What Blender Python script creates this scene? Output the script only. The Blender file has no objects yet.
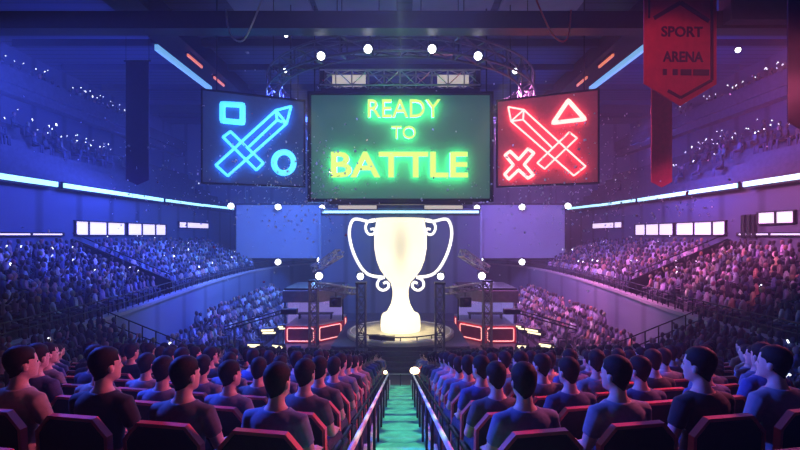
import bpy, bmesh, math, random
from mathutils import Vector, Matrix, Euler
random.seed(7)
R = random.Random(11)
C = bpy.context.scene.collection
SC = bpy.context.scene
PI = math.pi
F = 440.0          # focal length in pixels of the 800 wide frame
CX, CY, CZ = 400.5, 235.0, 6.4

def at(px, py, Y):
    """world point seen at a photo pixel, at the depth Y where that thing stands"""
    return Vector(((px - CX) / F * Y, Y, CZ - (py - CY) / F * Y))

ONES = ['zero', 'one', 'two', 'three', 'four', 'five', 'six', 'seven', 'eight', 'nine', 'ten', 'eleven', 'twelve', 'thirteen', 'fourteen',
        'fifteen', 'sixteen', 'seventeen', 'eighteen', 'nineteen', 'twenty', 'twenty-one', 'twenty-two']
ORD = ['', 'first', 'second', 'third', 'fourth', 'fifth', 'sixth', 'seventh', 'eighth', 'ninth', 'tenth', 'eleventh', 'twelfth']

# ------------------------------------------------------------------ materials
def _nodes(name):
    m = bpy.data.materials.new(name); m.use_nodes = True
    nt = m.node_tree
    return m, nt, nt.nodes['Principled BSDF']

def mat(name, col, rough=0.6, metal=0.0, noise=0.0, scale=6.0, spec=0.5, bump=0.0):
    m, nt, b = _nodes(name)
    b.inputs['Roughness'].default_value = rough
    b.inputs['Metallic'].default_value = metal
    b.inputs['Specular IOR Level'].default_value = spec
    if noise > 0 or bump > 0:
        tc = nt.nodes.new('ShaderNodeTexCoord'); nz = nt.nodes.new('ShaderNodeTexNoise')
        nz.inputs['Scale'].default_value = scale; nz.inputs['Detail'].default_value = 4
        nt.links.new(tc.outputs['Object'], nz.inputs['Vector'])
        rp = nt.nodes.new('ShaderNodeValToRGB')
        rp.color_ramp.elements[0].position = .3; rp.color_ramp.elements[1].position = .72
        rp.color_ramp.elements[0].color = tuple(c * (1 - noise) for c in col) + (1,)
        rp.color_ramp.elements[1].color = tuple(min(1, c * (1 + noise)) for c in col) + (1,)
        nt.links.new(nz.outputs['Fac'], rp.inputs['Fac'])
        nt.links.new(rp.outputs['Color'], b.inputs['Base Color'])
        if bump > 0:
            bp = nt.nodes.new('ShaderNodeBump'); bp.inputs['Strength'].default_value = bump
            nt.links.new(nz.outputs['Fac'], bp.inputs['Height']); nt.links.new(bp.outputs['Normal'], b.inputs['Normal'])
    else:
        b.inputs['Base Color'].default_value = (*col, 1)
    return m

def glow(name, col, strength, base=(.8, .8, .8)):
    m, nt, b = _nodes(name)
    b.inputs['Base Color'].default_value = (*base, 1)
    b.inputs['Emission Color'].default_value = (*col, 1)
    b.inputs['Emission Strength'].default_value = strength
    return m

def shaded_glow(name, col, strength, base, c, r):
    """glowing shell with shading put into its emission: dimmer in one patch"""
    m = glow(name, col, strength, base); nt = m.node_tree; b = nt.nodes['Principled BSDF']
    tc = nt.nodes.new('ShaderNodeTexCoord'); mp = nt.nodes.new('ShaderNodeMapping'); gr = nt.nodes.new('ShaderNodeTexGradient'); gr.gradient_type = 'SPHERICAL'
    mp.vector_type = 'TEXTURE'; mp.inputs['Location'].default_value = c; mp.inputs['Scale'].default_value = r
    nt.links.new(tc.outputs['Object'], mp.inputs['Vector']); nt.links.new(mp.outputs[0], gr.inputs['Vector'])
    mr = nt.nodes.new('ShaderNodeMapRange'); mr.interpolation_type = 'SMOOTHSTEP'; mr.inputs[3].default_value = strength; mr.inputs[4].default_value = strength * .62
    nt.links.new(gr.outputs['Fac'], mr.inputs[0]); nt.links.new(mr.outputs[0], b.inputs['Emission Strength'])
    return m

def objcolor(name, rough=.85, noise=.25, scale=30):
    """cloth whose colour is the object's own colour"""
    m, nt, b = _nodes(name)
    oi = nt.nodes.new('ShaderNodeObjectInfo')
    tc = nt.nodes.new('ShaderNodeTexCoord'); nz = nt.nodes.new('ShaderNodeTexNoise'); nz.inputs['Scale'].default_value = scale
    nt.links.new(tc.outputs['Object'], nz.inputs['Vector'])
    mr = nt.nodes.new('ShaderNodeMapRange'); mr.inputs[3].default_value = 1 - noise; mr.inputs[4].default_value = 1 + noise
    nt.links.new(nz.outputs['Fac'], mr.inputs[0])
    vm = nt.nodes.new('ShaderNodeVectorMath'); vm.operation = 'SCALE'
    nt.links.new(oi.outputs['Color'], vm.inputs[0]); nt.links.new(mr.outputs[0], vm.inputs['Scale'])
    nt.links.new(vm.outputs[0], b.inputs['Base Color'])
    b.inputs['Roughness'].default_value = rough
    b.inputs['Sheen Weight'].default_value = .1
    return m

def attrcolor(name, rough=.85):
    m, nt, b = _nodes(name)
    a = nt.nodes.new('ShaderNodeAttribute'); a.attribute_name = 'cloth'
    nt.links.new(a.outputs['Color'], b.inputs['Base Color'])
    b.inputs['Roughness'].default_value = rough
    return m

def ribbed(name, col, rough, axis, scale, amt):
    """painted sheet with regular seams along one axis"""
    m, nt, b = _nodes(name)
    tc = nt.nodes.new('ShaderNodeTexCoord'); w = nt.nodes.new('ShaderNodeTexWave')
    w.bands_direction = axis; w.inputs['Scale'].default_value = scale; w.inputs['Distortion'].default_value = 0
    nt.links.new(tc.outputs['Object'], w.inputs['Vector'])
    rp = nt.nodes.new('ShaderNodeValToRGB')
    rp.color_ramp.elements[0].position = 0; rp.color_ramp.elements[1].position = .12
    rp.color_ramp.elements[0].color = tuple(c * (1 - amt) for c in col) + (1,)
    rp.color_ramp.elements[1].color = (*col, 1)
    nt.links.new(w.outputs['Fac'], rp.inputs['Fac']); nt.links.new(rp.outputs['Color'], b.inputs['Base Color'])
    b.inputs['Roughness'].default_value = rough
    return m

def glass(name, tint):
    m = bpy.data.materials.new(name); m.use_nodes = True
    nt = m.node_tree; nt.nodes.clear()
    o = nt.nodes.new('ShaderNodeOutputMaterial'); mx = nt.nodes.new('ShaderNodeMixShader')
    t = nt.nodes.new('ShaderNodeBsdfTransparent'); g = nt.nodes.new('ShaderNodeBsdfGlossy')
    t.inputs['Color'].default_value = (*tint, 1); g.inputs['Roughness'].default_value = .05
    mx.inputs[0].default_value = .08
    nt.links.new(t.outputs[0], mx.inputs[1]); nt.links.new(g.outputs[0], mx.inputs[2]); nt.links.new(mx.outputs[0], o.inputs['Surface'])
    return m

M = dict(
    floor=mat('arena floor', (.05, .05, .07), .35, noise=.3, scale=1.5),
    tread=mat('seating concrete', (.05, .05, .065), .8, noise=.3, scale=4),
    curb=mat('pale curb', (.55, .55, .5), .6, noise=.3, scale=9),
    aisle=mat('green aisle floor', (.12, .70, .42), .75, noise=.3, scale=3.2),  # green base colour for the whole aisle
    wall=ribbed('painted wall panels', (.075, .09, .14), .6, 'Y', .12, .5),
    fascia=ribbed('balcony front panels', (.16, .19, .27), .5, 'Y', .1, .35),
    backw=ribbed('back wall panels', (.14, .16, .21), .7, 'X', .14, .4),
    cap=mat('rim cap', (.34, .33, .37), .5, noise=.1),
    ceil=ribbed('ceiling sheets', (.08, .10, .16), .7, 'Y', .5, .45),
    panel=mat('ceiling panel', (.30, .34, .42), .6, noise=.12, scale=1),
    dark=mat('dark steel', (.016, .016, .02), .5, .3, noise=.2),
    truss=mat('truss aluminium', (.17, .17, .19), .4, .6, noise=.15),
    trussl=mat('lit truss aluminium', (.55, .55, .55), .35, .6, noise=.15),  # paler copy of the truss metal, its lit look put into colour
    black=mat('black plastic', (.012, .012, .014), .5, noise=.2, scale=20),
    seatb=mat('black seat shell', (.012, .011, .013), .55, noise=.25, scale=25),
    trim=mat('red seat trim', (.62, .09, .09), .4, noise=.08),
    rail=mat('pale handrail', (.86, .82, .68), .35, noise=.1),
    skin=mat('skin', (.62, .40, .32), .55, noise=.08, scale=14),
    hair=mat('dark hair', (.012, .009, .009), .7, noise=.4, scale=60, bump=.3, spec=.2),
    eye=mat('eye', (.03, .02, .02), .2),
    lip=mat('lip', (.45, .2, .18), .5),
    shirt=objcolor('shirt cloth'),
    denim=mat('dark denim', (.03, .04, .08), .85, noise=.3, scale=40),
    shoe=mat('shoe', (.02, .02, .02), .5),
    crowd=attrcolor('crowd cloth'),
    stage=mat('stage top', (.46, .43, .35), .4, noise=.15, scale=2.5),
    plinth=mat('stage plinth', (.06, .05, .075), .5, noise=.2),
    white=mat('white paint', (.8, .8, .78), .4),
    signn=mat('navy sign face', (.07, .08, .17), .5, noise=.1),
    signg=ribbed('green grey screen face', (.14, .24, .22), .45, 'Z', 9, .25),
    signr=mat('red sign face', (.34, .07, .10), .5, noise=.1),
    screen=mat('blank screen face', (.38, .40, .50), .45, noise=.06, scale=.6),
    banred=mat('red banner cloth', (.55, .04, .07), .8, noise=.12, scale=5),
    bandark=mat('dark banner cloth', (.05, .02, .07), .8, noise=.12, scale=5),
    banprint=mat('dark banner print', (.055, .008, .03), .8),
    boothred=mat('red booth panel', (.70, .05, .07), .4, noise=.15, scale=3),
    boothdark=mat('booth inset', (.18, .035, .05), .4, noise=.2, scale=3),
    visor=mat('booth visor', (.10, .09, .13), .5, noise=.2),
    glass=glass('booth glass', (.93, .92, 1)),
    confetti=mat('silver confetti', (.92, .93, .96), .35, 0),
    confred=mat('red confetti', (.6, .06, .08), .4),
    e_white=glow('lamp lens glow', (.92, .96, 1), 10),
    e_warm=glow('warm panel glow', (1, .84, .46), 2.2),
    e_lamp=glow('warm lamp glow', (1, .80, .42), 7),
    e_blue=glow('blue neon glow', (.06, .52, 1.0), 1.9),
    e_red=glow('red neon glow', (1.0, .55, .50), 1.9, (.3, .1, .1)),
    e_green=glow('lime letter glow', (.70, 1.0, .17), 1.25, (.04, .07, .03)),
    e_strip=glow('cyan LED glow', (.36, .88, 1.0), 1.6),
    e_window=glow('lit suite glow', (.86, .70, 1.0), 1.1),
    e_violet=glow('violet LED glow', (.72, .60, 1.0), 1.6),
    e_booth=glow('booth wall glow', (.40, .32, .86), .62, (.08, .06, .14)),
    e_tube=glow('salmon neon glow', (1.0, .34, .27), 1.6),
    e_trophy=shaded_glow('glowing trophy', (1.0, .89, .62), 1.4, (.5, .42, .25), (0, -1.3, 4.6), (.7, 1.4, 2.0)),
    e_greenback=glow('added green glow', (.04, 1.0, .30), 17),  # unseen emitters added to light the sign faces
    e_blueback=glow('added blue glow', (.02, .25, 1.0), 24),
    e_redback=glow('added red glow', (1.0, .05, .07), 24),
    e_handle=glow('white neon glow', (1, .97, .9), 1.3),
    e_phone=glow('phone screen glow', (.86, .9, 1), 4),
    e_cyanpatch=glow('roof light glow', (.2, .55, 1.0), .8),
    e_orange=glow('orange roof light glow', (1.0, .22, .06), .9),
    e_cream=glow('cream light bar glow', (1, .86, .72), .45),
)

# ------------------------------------------------------------------ mesh helpers
class MB:
    def __init__(s): s.v = []; s.f = []; s.m = []
    def add(s, vs, fs, mi=0):
        b = len(s.v); s.v += [Vector(v) for v in vs]; s.f += [tuple(b + i for i in f) for f in fs]; s.m += [mi] * len(fs); return s
    def box(s, c, d, rot=None, mi=0):
        x, y, z = (q / 2 for q in d); c = Vector(c)
        vs = [Vector(p) for p in ((-x, -y, -z), (x, -y, -z), (x, y, -z), (-x, y, -z), (-x, -y, z), (x, -y, z), (x, y, z), (-x, y, z))]
        if rot is not None: vs = [rot @ p for p in vs]
        return s.add([c + p for p in vs], [(0, 3, 2, 1), (4, 5, 6, 7), (0, 1, 5, 4), (1, 2, 6, 5), (2, 3, 7, 6), (3, 0, 4, 7)], mi)
    def tube(s, pts, r, n=8, closed=False, mi=0):
        pts = [Vector(p) for p in pts]; k = len(pts)
        rs = r if isinstance(r, (list, tuple)) else [r] * k
        up = None; rings = []
        for i, p in enumerate(pts):
            if closed: d = pts[(i + 1) % k] - pts[i - 1]
            else: d = pts[min(i + 1, k - 1)] - pts[max(i - 1, 0)]
            d = d.normalized() if d.length > 1e-9 else Vector((0, 0, 1))
            if up is None:
                up = Vector((0, 0, 1)) if abs(d.z) < .9 else Vector((1, 0, 0))
            a = d.cross(up)
            if a.length < 1e-4: a = d.orthogonal()
            a.normalize(); b = a.cross(d).normalized(); up = b
            rings.append([p + (a * math.cos(2 * PI * j / n) + b * math.sin(2 * PI * j / n)) * rs[i] for j in range(n)])
        vs = [q for rg in rings for q in rg]; fs = []
        for i in range(k if closed else k - 1):
            i2 = (i + 1) % k
            for j in range(n): fs.append((i * n + j, i * n + (j + 1) % n, i2 * n + (j + 1) % n, i2 * n + j))
        if not closed: fs += [tuple(range(n - 1, -1, -1)), tuple((k - 1) * n + j for j in range(n))]
        return s.add(vs, fs, mi)
    def loft(s, rings, n=20, mi=0):
        """rings of (z, cx, cy, rx, ry), capped"""
        vs = []; fs = []
        for z, cx, cy, rx, ry in rings:
            vs += [(cx + rx * math.cos(2 * PI * j / n), cy + ry * math.sin(2 * PI * j / n), z) for j in range(n)]
        k = len(rings)
        for i in range(k - 1):
            for j in range(n): fs.append((i * n + j, i * n + (j + 1) % n, (i + 1) * n + (j + 1) % n, (i + 1) * n + j))
        fs += [tuple(range(n - 1, -1, -1)), tuple((k - 1) * n + j for j in range(n))]
        return s.add(vs, fs, mi)
    def lathe(s, prof, c=(0, 0, 0), n=32, mi=0):
        return s.loft([(c[2] + z, c[0], c[1], max(r, 1e-4), max(r, 1e-4)) for r, z in prof], n, mi)
    def prism(s, poly, f, t0, t1, mi=0):
        """polygon of 2d points; f(u, v, t) -> 3d; extruded from t0 to t1"""
        k = len(poly)
        vs = [f(u, v, t0) for u, v in poly] + [f(u, v, t1) for u, v in poly]
        fs = [tuple(range(k - 1, -1, -1)), tuple(range(k, 2 * k))] + [(i, (i + 1) % k, k + (i + 1) % k, k + i) for i in range(k)]
        return s.add(vs, fs, mi)
    def ball(s, c, r, n=12, mi=0, sc=(1, 1, 1)):
        h = max(4, n // 2)
        return s.loft([(c[2] - r * sc[2] * math.cos(PI * max(min(i / h, .985), .015)), c[0], c[1], r * sc[0] * math.sin(PI * max(min(i / h, .985), .015)), r * sc[1] * math.sin(PI * max(min(i / h, .985), .015))) for i in range(h + 1)], n, mi)
    def mesh(s, name, mats, smooth=False):
        me = bpy.data.meshes.new(name)
        me.from_pydata([tuple(v) for v in s.v], [], s.f)
        for m in (mats if isinstance(mats, (list, tuple)) else [mats]): me.materials.append(m)
        me.polygons.foreach_set('material_index', s.m)
        bm = bmesh.new(); bm.from_mesh(me); bmesh.ops.recalc_face_normals(bm, faces=bm.faces); bm.to_mesh(me); bm.free()
        if smooth:
            me.polygons.foreach_set('use_smooth', [True] * len(me.polygons))
        me.update()
        return me
    def build(s, name, mats, parent=None, smooth=False, bevel=0.0, loc=None, rz=0.0):
        o = bpy.data.objects.new(name, s.mesh(name, mats, smooth)); C.objects.link(o)
        if parent is not None: o.parent = parent
        if loc is not None: o.location = loc
        o.rotation_euler.z = rz
        if bevel > 0:
            b = o.modifiers.new('edge', 'BEVEL'); b.width = bevel; b.segments = 2; b.limit_method = 'ANGLE'
        return o

def tag(o, label, cat, group=None, kind=None):
    o['label'] = label; o['category'] = cat
    if group: o['group'] = group
    if kind: o['kind'] = kind
    return o
def thing(name, label, cat, loc=(0, 0, 0), rz=0.0, group=None):
    o = bpy.data.objects.new(name, None); C.objects.link(o); o.empty_display_size = .1
    o.location = loc; o.rotation_euler.z = rz
    return tag(o, label, cat, group)
def struct(o): o['kind'] = 'structure'; return o
def dup(o, parent=None):
    c = o.copy(); C.objects.link(c)
    if parent is not None: c.parent = parent
    for ch in list(o.children): dup(ch, c)
    return c
def lerp(a, b, t): return a + (b - a) * t

def truss_bm(mb, p, q, w, n, r=.03, rb=.016, up=None, mi=0, cross=False):
    """box lattice from p to q: four chords, cross bars and diagonals on each side"""
    p, q = Vector(p), Vector(q); d = (q - p).normalized()
    u = Vector(up) if up else (Vector((0, 0, 1)) if abs(d.z) < .9 else Vector((1, 0, 0)))
    a = d.cross(u).normalized(); b = a.cross(d).normalized()
    off = [(a + b) * (w / 2), (a - b) * (w / 2), (-a - b) * (w / 2), (b - a) * (w / 2)]
    for o in off: mb.tube([p + o, q + o], r, 6, mi=mi)
    for i in range(n + 1):
        c = p.lerp(q, i / n)
        for j in range(4):
            mb.tube([c + off[j], c + off[(j + 1) % 4]], rb, 4, mi=mi)
            if i < n:
                c2 = p.lerp(q, (i + 1) / n)
                k1, k2 = (j, (j + 1) % 4) if i % 2 else ((j + 1) % 4, j)
                mb.tube([c + off[k1], c2 + off[k2]], rb, 4, mi=mi)
                if cross: mb.tube([c + off[k2], c2 + off[k1]], rb, 4, mi=mi)
    return mb
# ------------------------------------------------------------------ the setting
SL = .259
def aisle_z(y): return 4.83 - SL * y
ROW_Y0, PITCH, NROW = 3.0, .83, 19
AX0 = .85
def row_y(k): return ROW_Y0 + PITCH * k
def row_z(k): return aisle_z(row_y(k)) + .105
def vee(ax): return .17 * (ax - AX0)

mb = MB(); mb.box((0, 20, -.1), (52, 56, .2)); struct(mb.build('floor', M['floor']))
mb = MB(); mb.box((0, 20, 18.15), (52, 56, .3)); struct(mb.build('ceiling', M['ceil']))
mb = MB(); mb.box((0, 46.2, 9), (52, .4, 18)); struct(mb.build('wall_back', M['backw']))
mb = MB(); mb.box((0, -6.2, 9), (52, .4, 18)); struct(mb.build('wall_front', M['backw']))

# raked floor blocks left and right of the aisle, one tread per row
for side, s in (('left', -1), ('right', 1)):
    mb = MB()
    for k in range(-6, NROW):
        y, z = row_y(k), row_z(k)
        a, b = y - .25 + vee(.5), y - .25 + vee(7.0)
        poly = [(s * .5, a), (s * 7.0, b), (s * 7.0, b + PITCH), (s * .5, a + PITCH)]
        mb.prism(poly, lambda u, v, t: (u, v, t), max(-.05, z - 1.2), z)
    struct(mb.build('floor_' + side, M['tread']))
    mb = MB()
    for k in range(-6, NROW):
        y, z = row_y(k), row_z(k)
        mb.box((s * .46, y - .31 + PITCH / 2, z - .22), (.08, PITCH, .52))
    struct(mb.build('trim_1' if s < 0 else 'trim_2', M['curb'], bevel=.01))
mb = MB()
n = 58
for i in range(n):
    y0 = -2.2 + i * .36; z = max(.0, aisle_z(y0 + .18))
    if y0 > 18.6: break
    mb.box((0, y0 + .18, z - .3), (.86, .362, .6))
struct(mb.build('floor_aisle', M['aisle']))

# the bowl: balcony rim, balcony treads, side walls, upper tier
PATH = [(-9.7, 3), (-9.8, 10), (-9.95, 15.8), (-10.5, 19.3), (-11.2, 25.3), (-11.6, 32), (-11.3, 37), (-10.2, 41), (-8, 44.5), (-6.6, 45.8)]
def resample(path, step):
    out = []; acc = 0
    for (a, b), (c, d) in zip(path, path[1:]):
        L = math.hypot(c - a, d - b); m = max(1, int(round(L / step)))
        out += [(lerp(a, c, i / m), lerp(b, d, i / m)) for i in range(m)]
    return out + [path[-1]]
def smooth_path(path, it=3):
    for _ in range(it):
        q = [path[0]]
        for a, b in zip(path, path[1:]):
            q += [(lerp(a[0], b[0], .25), lerp(a[1], b[1], .25)), (lerp(a[0], b[0], .75), lerp(a[1], b[1], .75))]
        path = q + [path[-1]]
    return path
SM = smooth_path(PATH)
def normals(p):
    out = []
    for i in range(len(p)):
        a, b = p[max(i - 1, 0)], p[min(i + 1, len(p) - 1)]
        d = Vector((b[0] - a[0], b[1] - a[1])).normalized()
        out.append(Vector((-d.y, d.x)))       # outwards on the left side
    return out
def offset(p, d):
    return [(q[0] + n.x * d, q[1] + n.y * d) for q, n in zip(p, normals(p))]
def ribbon(mb, p0, p1, z0, z1, s, mi=0):
    """solid band between two offset paths and two heights"""
    vs = []; k = len(p0)
    for a, b in zip(p0, p1):
        vs += [(-s * a[0], a[1], z0), (-s * b[0], b[1], z0), (-s * b[0], b[1], z1), (-s * a[0], a[1], z1)]
    fs = []
    for i in range(k - 1):
        for j in range(4): fs.append((i * 4 + j, i * 4 + (j + 1) % 4, (i + 1) * 4 + (j + 1) % 4, (i + 1) * 4 + j))
    fs += [(0, 1, 2, 3), tuple((k - 1) * 4 + j for j in (3, 2, 1, 0))]
    mb.add(vs, fs, mi)
ZR = 3.64
BAL = [q for q in SM if q[1] < 37.2]
ROWS_B = 10
BP = .5
def bal_z(i): return 3.22 + .215 * i
trim_n = 3
for side, s in (('left', -1), ('right', 1)):
    mb = MB(); ribbon(mb, SM, offset(SM, .25), 0, ZR - .12, s); struct(mb.build('wall_balcony_' + side, M['fascia']))
    mb = MB(); ribbon(mb, offset(SM, -.06), offset(SM, .32), ZR - .12, ZR, s); struct(mb.build('trim_%d' % trim_n, M['cap'])); trim_n += 1
    mb = MB()
    for i in range(ROWS_B):
        ribbon(mb, offset(BAL, .32 + BP * i), offset(BAL, .32 + BP * (i + 1)), bal_z(i) - .5, bal_z(i), s)
    struct(mb.build('floor_balcony_' + side, M['tread']))
    mb = MB(); mb.box((s * 17.35, 20, 4.6), (.3, 52, 9.2)); struct(mb.build('wall_' + side, M['wall']))
    mb = MB(); mb.box((s * 24.2, 20, 9), (.4, 52, 18)); struct(mb.build('wall_outer_' + side, M['wall']))
    mb = MB()
    for i in range(6):
        mb.box((s * (17.2 + .75 * i + .375), 22, 9.2 + .55 * i - .3), (.752, 46, .6))
    mb.box((s * 22.9, 22, 12.3), (2.4, 46, .5))
    mb.box((s * 22.0, 22, 15.4), (.25, 46, .9))
    for i in range(3):
        mb.box((s * (22.4 + .7 * i), 22, 15.0 + .5 * i - .3), (.72, 46, .6))
    struct(mb.build('floor_upper_' + side, M['tread']))
    # roof girder running away from the camera
    mb = MB(); mb.box((s * 12.0, 27, 17.2), (.5, 34, 1.5)); struct(mb.build('trim_%d' % trim_n, M['dark'])); trim_n += 1
    mb = MB(); mb.box((s * 11.6, 27, 16.2), (1.5, 34, .18)); struct(mb.build('trim_%d' % trim_n, M['dark'])); trim_n += 1
for y in (26.2, 30, 34, 38, 42):
    mb = MB(); mb.box((0, y, 17.8), (46, .3, .4)); struct(mb.build('trim_%d' % trim_n, M['wall'])); trim_n += 1
for x in (-6.5, -2.2, 2.6, 7.0):
    mb = MB(); mb.box((x, 22.2, 17.93), (4.0, 4.2, .14)); struct(mb.build('trim_%d' % trim_n, M['panel'], bevel=.02)); trim_n += 1
# deep catwalk beam that crosses the hall in front of the ring truss
mb = MB(); mb.box((0, 16.0, 14.09), (46, .6, .62)); struct(mb.build('trim_%d' % trim_n, M['dark'])); trim_n += 1
mb = MB(); mb.box((16.4, 15.6, 15.6), (9.8, .6, 3.4)); struct(mb.build('trim_%d' % trim_n, M['bandark'])); trim_n += 1
# stage wall between the blank screens
mb = MB(); mb.box((0, 36.2, 4.3), (13.0, .3, 8.6)); struct(mb.build('wall_stage', M['backw']))
mb = MB()
for x in (-6.56, 6.56): mb.box((x, 35.9, 4.3), (.16, .3, 8.7))
struct(mb.build('trim_%d' % trim_n, M['panel'])); trim_n += 1

# lower stand risers beside the stage and the dark side stands
LOW = []
for side, s in (('left', -1), ('right', 1)):
    mb = MB()
    for i in range(5):
        mb.box((s * (8.15 + .58 * i), 27.5, (.2 + .27 * i) / 2), (.58, 19, .2 + .27 * i)); LOW.append((s, 8.15 + .58 * i, .2 + .27 * i))
    struct(mb.build('floor_stand_' + side, M['tread']))
    mb = MB()
    for i in range(6):
        mb.box((s * (7.35 + .42 * i), 10.2, (2.1 + .2 * i) / 2), (.42, 7.6, 2.1 + .2 * i))
    struct(mb.build('floor_side_' + side, M['tread']))

# lit suite windows above the balcony, each pane band in its frame
wn = 1
def window(s, px0, px1, z0, z1, m, muls=()):
    global wn
    X = 17.2
    y0, y1 = X * F / (CX - px0), X * F / (CX - px1)
    mb = MB(); yc, L = (y0 + y1) / 2, y1 - y0
    mb.box((s * (X - .03), yc, z0 - .03), (.16, L + .1, .06)); mb.box((s * (X - .03), yc, z1 + .03), (.16, L + .1, .06))
    for p in (px0, px1, *muls):
        y = X * F / (CX - p); mb.box((s * (X - .04), y, (z0 + z1) / 2), (.18, .05, z1 - z0))
    o = struct(mb.build('window_%d' % wn, M['dark'])); wn += 1
    mb = MB(); mb.box((s * (X - .012), yc, (z0 + z1) / 2), (.05, L, z1 - z0)); mb.build('pane', M[m], o)
for s in (-1, 1):
    window(s, 74, 124, 6.42, 7.12, 'e_window', (87.5, 106))
    window(s, 126.5, 165, 6.42, 7.12, 'e_window', (141, 154.5))
    window(s, 178, 208, 7.0, 7.4, 'e_window', (186,))
    window(s, -20, 62, 6.4, 6.47, 'e_violet', (30,))
window(1, 5, 42, 6.95, 7.45, 'e_window', (24,))
window(1, 44.5, 46.5, 6.3, 7.35, 'e_window'); window(1, 49.5, 52, 6.3, 7.35, 'e_window'); window(1, 55, 57.5, 6.3, 7.35, 'e_window')

# ------------------------------------------------------------------ LED strips
def strip(pts, hgt, label, name='led_strip'):
    t = thing(name, label, 'light strip', pts[0], 0, 'LED strips around the hall')
    o0 = Vector(pts[0]); a = MB(); b = MB()
    for p, q in zip(pts, pts[1:]):
        p, q = Vector(p) - o0, Vector(q) - o0; d = q - p; ang = math.atan2(d.y, d.x)
        rot = Matrix.Rotation(ang, 3, 'Z'); nrm = Vector((0, 0, 1)).cross(d).normalized()
        if nrm.dot(Vector((0, 20, 0)) - (o0 + p)) < 0: nrm = -nrm
        a.box((p + q) / 2 + nrm * .06, (d.length, .08, hgt), rot)
        b.box((p + q) / 2 - nrm * .03, (d.length + .02, .12, hgt + .16), rot)
    b.build('housing', M['dark'], t); a.build('diffuser', M['e_strip'], t)
for s, w in ((-1, 'left'), (1, 'right')):
    X = 16.9 * s
    strip([(X, 9, 8.88), (X, 21.6, 8.88)], .24, 'long cyan LED strip on the %s wall, the length nearest the camera' % w)
    strip([(X, 22.0, 8.88), (X, 31.2, 8.88)], .22, 'cyan LED strip on the %s wall, middle length between two seams' % w)
    strip([(X, 31.6, 8.88), (X * .985, 37, 8.9), (X * .945, 42, 8.92)], .18, 'cyan LED strip on the %s wall, far length ending behind the blank screen' % w)
t = thing('led_strip', 'straight cyan LED strip across the stage wall above the trophy', 'light strip', (0, 35.9, 8.28))
mb = MB(); mb.box((0, -.1, 0), (12.7, .1, .2)); mb.build('diffuser', M['e_strip'], t)
mb = MB(); mb.box((0, 0, 0), (12.9, .14, .34)); mb.build('housing', M['dark'], t)
for s, w in ((-1, 'left'), (1, 'right')):
    t = thing('roof_light', 'slanting light blue strip under the %s roof girder' % w, 'light strip', (s * 13.6, 28, 16.85))
    mb = MB(); mb.box((0, 0, 0), (.2, 7, .32)); mb.build('diffuser', M['e_cyanpatch'], t)
    mb = MB(); mb.box((0, 0, .32), (.5, 7.3, .3)); mb.build('housing', M['dark'], t)
    for i, (y, L, wd) in enumerate(((24.2, 1.7, 'nearer'), (27.4, 1.5, 'farther'))):
        t = thing('roof_light', 'short orange light bar on the %s roof girder, the %s of two' % (w, wd), 'light strip', (s * 11.3, y, 15.96))
        mb = MB(); mb.box((0, 0, 0), (.08, L, .14)); mb.build('diffuser', M['e_orange'], t)
        mb = MB(); mb.box((0, 0, .1), (.22, L + .1, .08)); mb.build('housing', M['dark'], t)
def face_wash(m, col, e=1.0):  # even wash of light put into the screen and sign faces
    b = M[m].node_tree.nodes['Principled BSDF']; b.inputs['Emission Color'].default_value = (*col, 1); b.inputs['Emission Strength'].default_value = e
face_wash('signg', (.022, .070, .058)); face_wash('signn', (.010, .018, .075)); face_wash('signr', (.105, .018, .038))
# ------------------------------------------------------------------ screens and signs
def text_mesh(body, width, height, bold):
    cu = bpy.data.curves.new('lettering', 'FONT'); cu.body = body; cu.size = 1; cu.extrude = .05; cu.offset = bold; cu.resolution_u = 3
    cu.align_x = 'CENTER'
    ob = bpy.data.objects.new('lettering', cu); C.objects.link(ob)
    me = bpy.data.meshes.new_from_object(ob.evaluated_get(bpy.context.evaluated_depsgraph_get()))
    bpy.data.objects.remove(ob)
    xs = [v.co.x for v in me.vertices]; ys = [v.co.y for v in me.vertices]
    x0, x1, y0, y1 = min(xs), max(xs), min(ys), max(ys)
    for v in me.vertices:
        x = ((v.co.x - x0) / (x1 - x0) - .5) * width; y = ((v.co.y - y0) / (y1 - y0) - .5) * height
        v.co = (x, v.co.z, y)      # stands upright, facing -Y
    me.materials.clear()
    return me
def lettering(body, width, height, bold, m, parent, loc, depth=1.0, name='lettering'):
    me = text_mesh(body, width, height, bold)
    for v in me.vertices: v.co.y *= depth
    me.materials.append(M[m])
    o = bpy.data.objects.new(name, me); C.objects.link(o); o.parent = parent; o.location = loc
    return o

Y = 22.0; k = Y / F
c = at(400.5, 147, Y)
t = thing('main_screen', 'large central screen with glowing lime words READY TO BATTLE above the trophy', 'screen', c)
W, H = 185 * k, 110 * k
mb = MB(); mb.box((0, .25, 0), (W, .5, H)); mb.build('cabinet', M['dark'], t, bevel=.03)
mb = MB(); mb.box((0, -.02, 0), (W - .35, .06, H - .35)); mb.build('screen_face', M['signg'], t)
mb = MB()
for x in (-1, 1): mb.box((x * (W / 2 - .06), -.06, 0), (.12, .14, H))
for z in (-1, 1): mb.box((0, -.06, z * (H / 2 - .06)), (W, .14, .12))
mb.build('frame', M['dark'], t)
mb = MB(); mb.box((0, .2, -H / 2 - .06), (W * .78, .4, .12)); mb.build('lower_ledge', M['dark'], t)
mb = MB(); mb.box((0, .3, H / 2 + .1), (W * .86, .5, .2)); mb.build('upper_ledge', M['dark'], t)
def hidden_halo(body, w_, h_, b_, loc):  # unseen glow added behind the letters to light the screen face
    lettering(body, w_, h_, b_, 'e_greenback', t, (loc[0], loc[1] + .12, loc[2]), .25, 'added_backlight')
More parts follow.
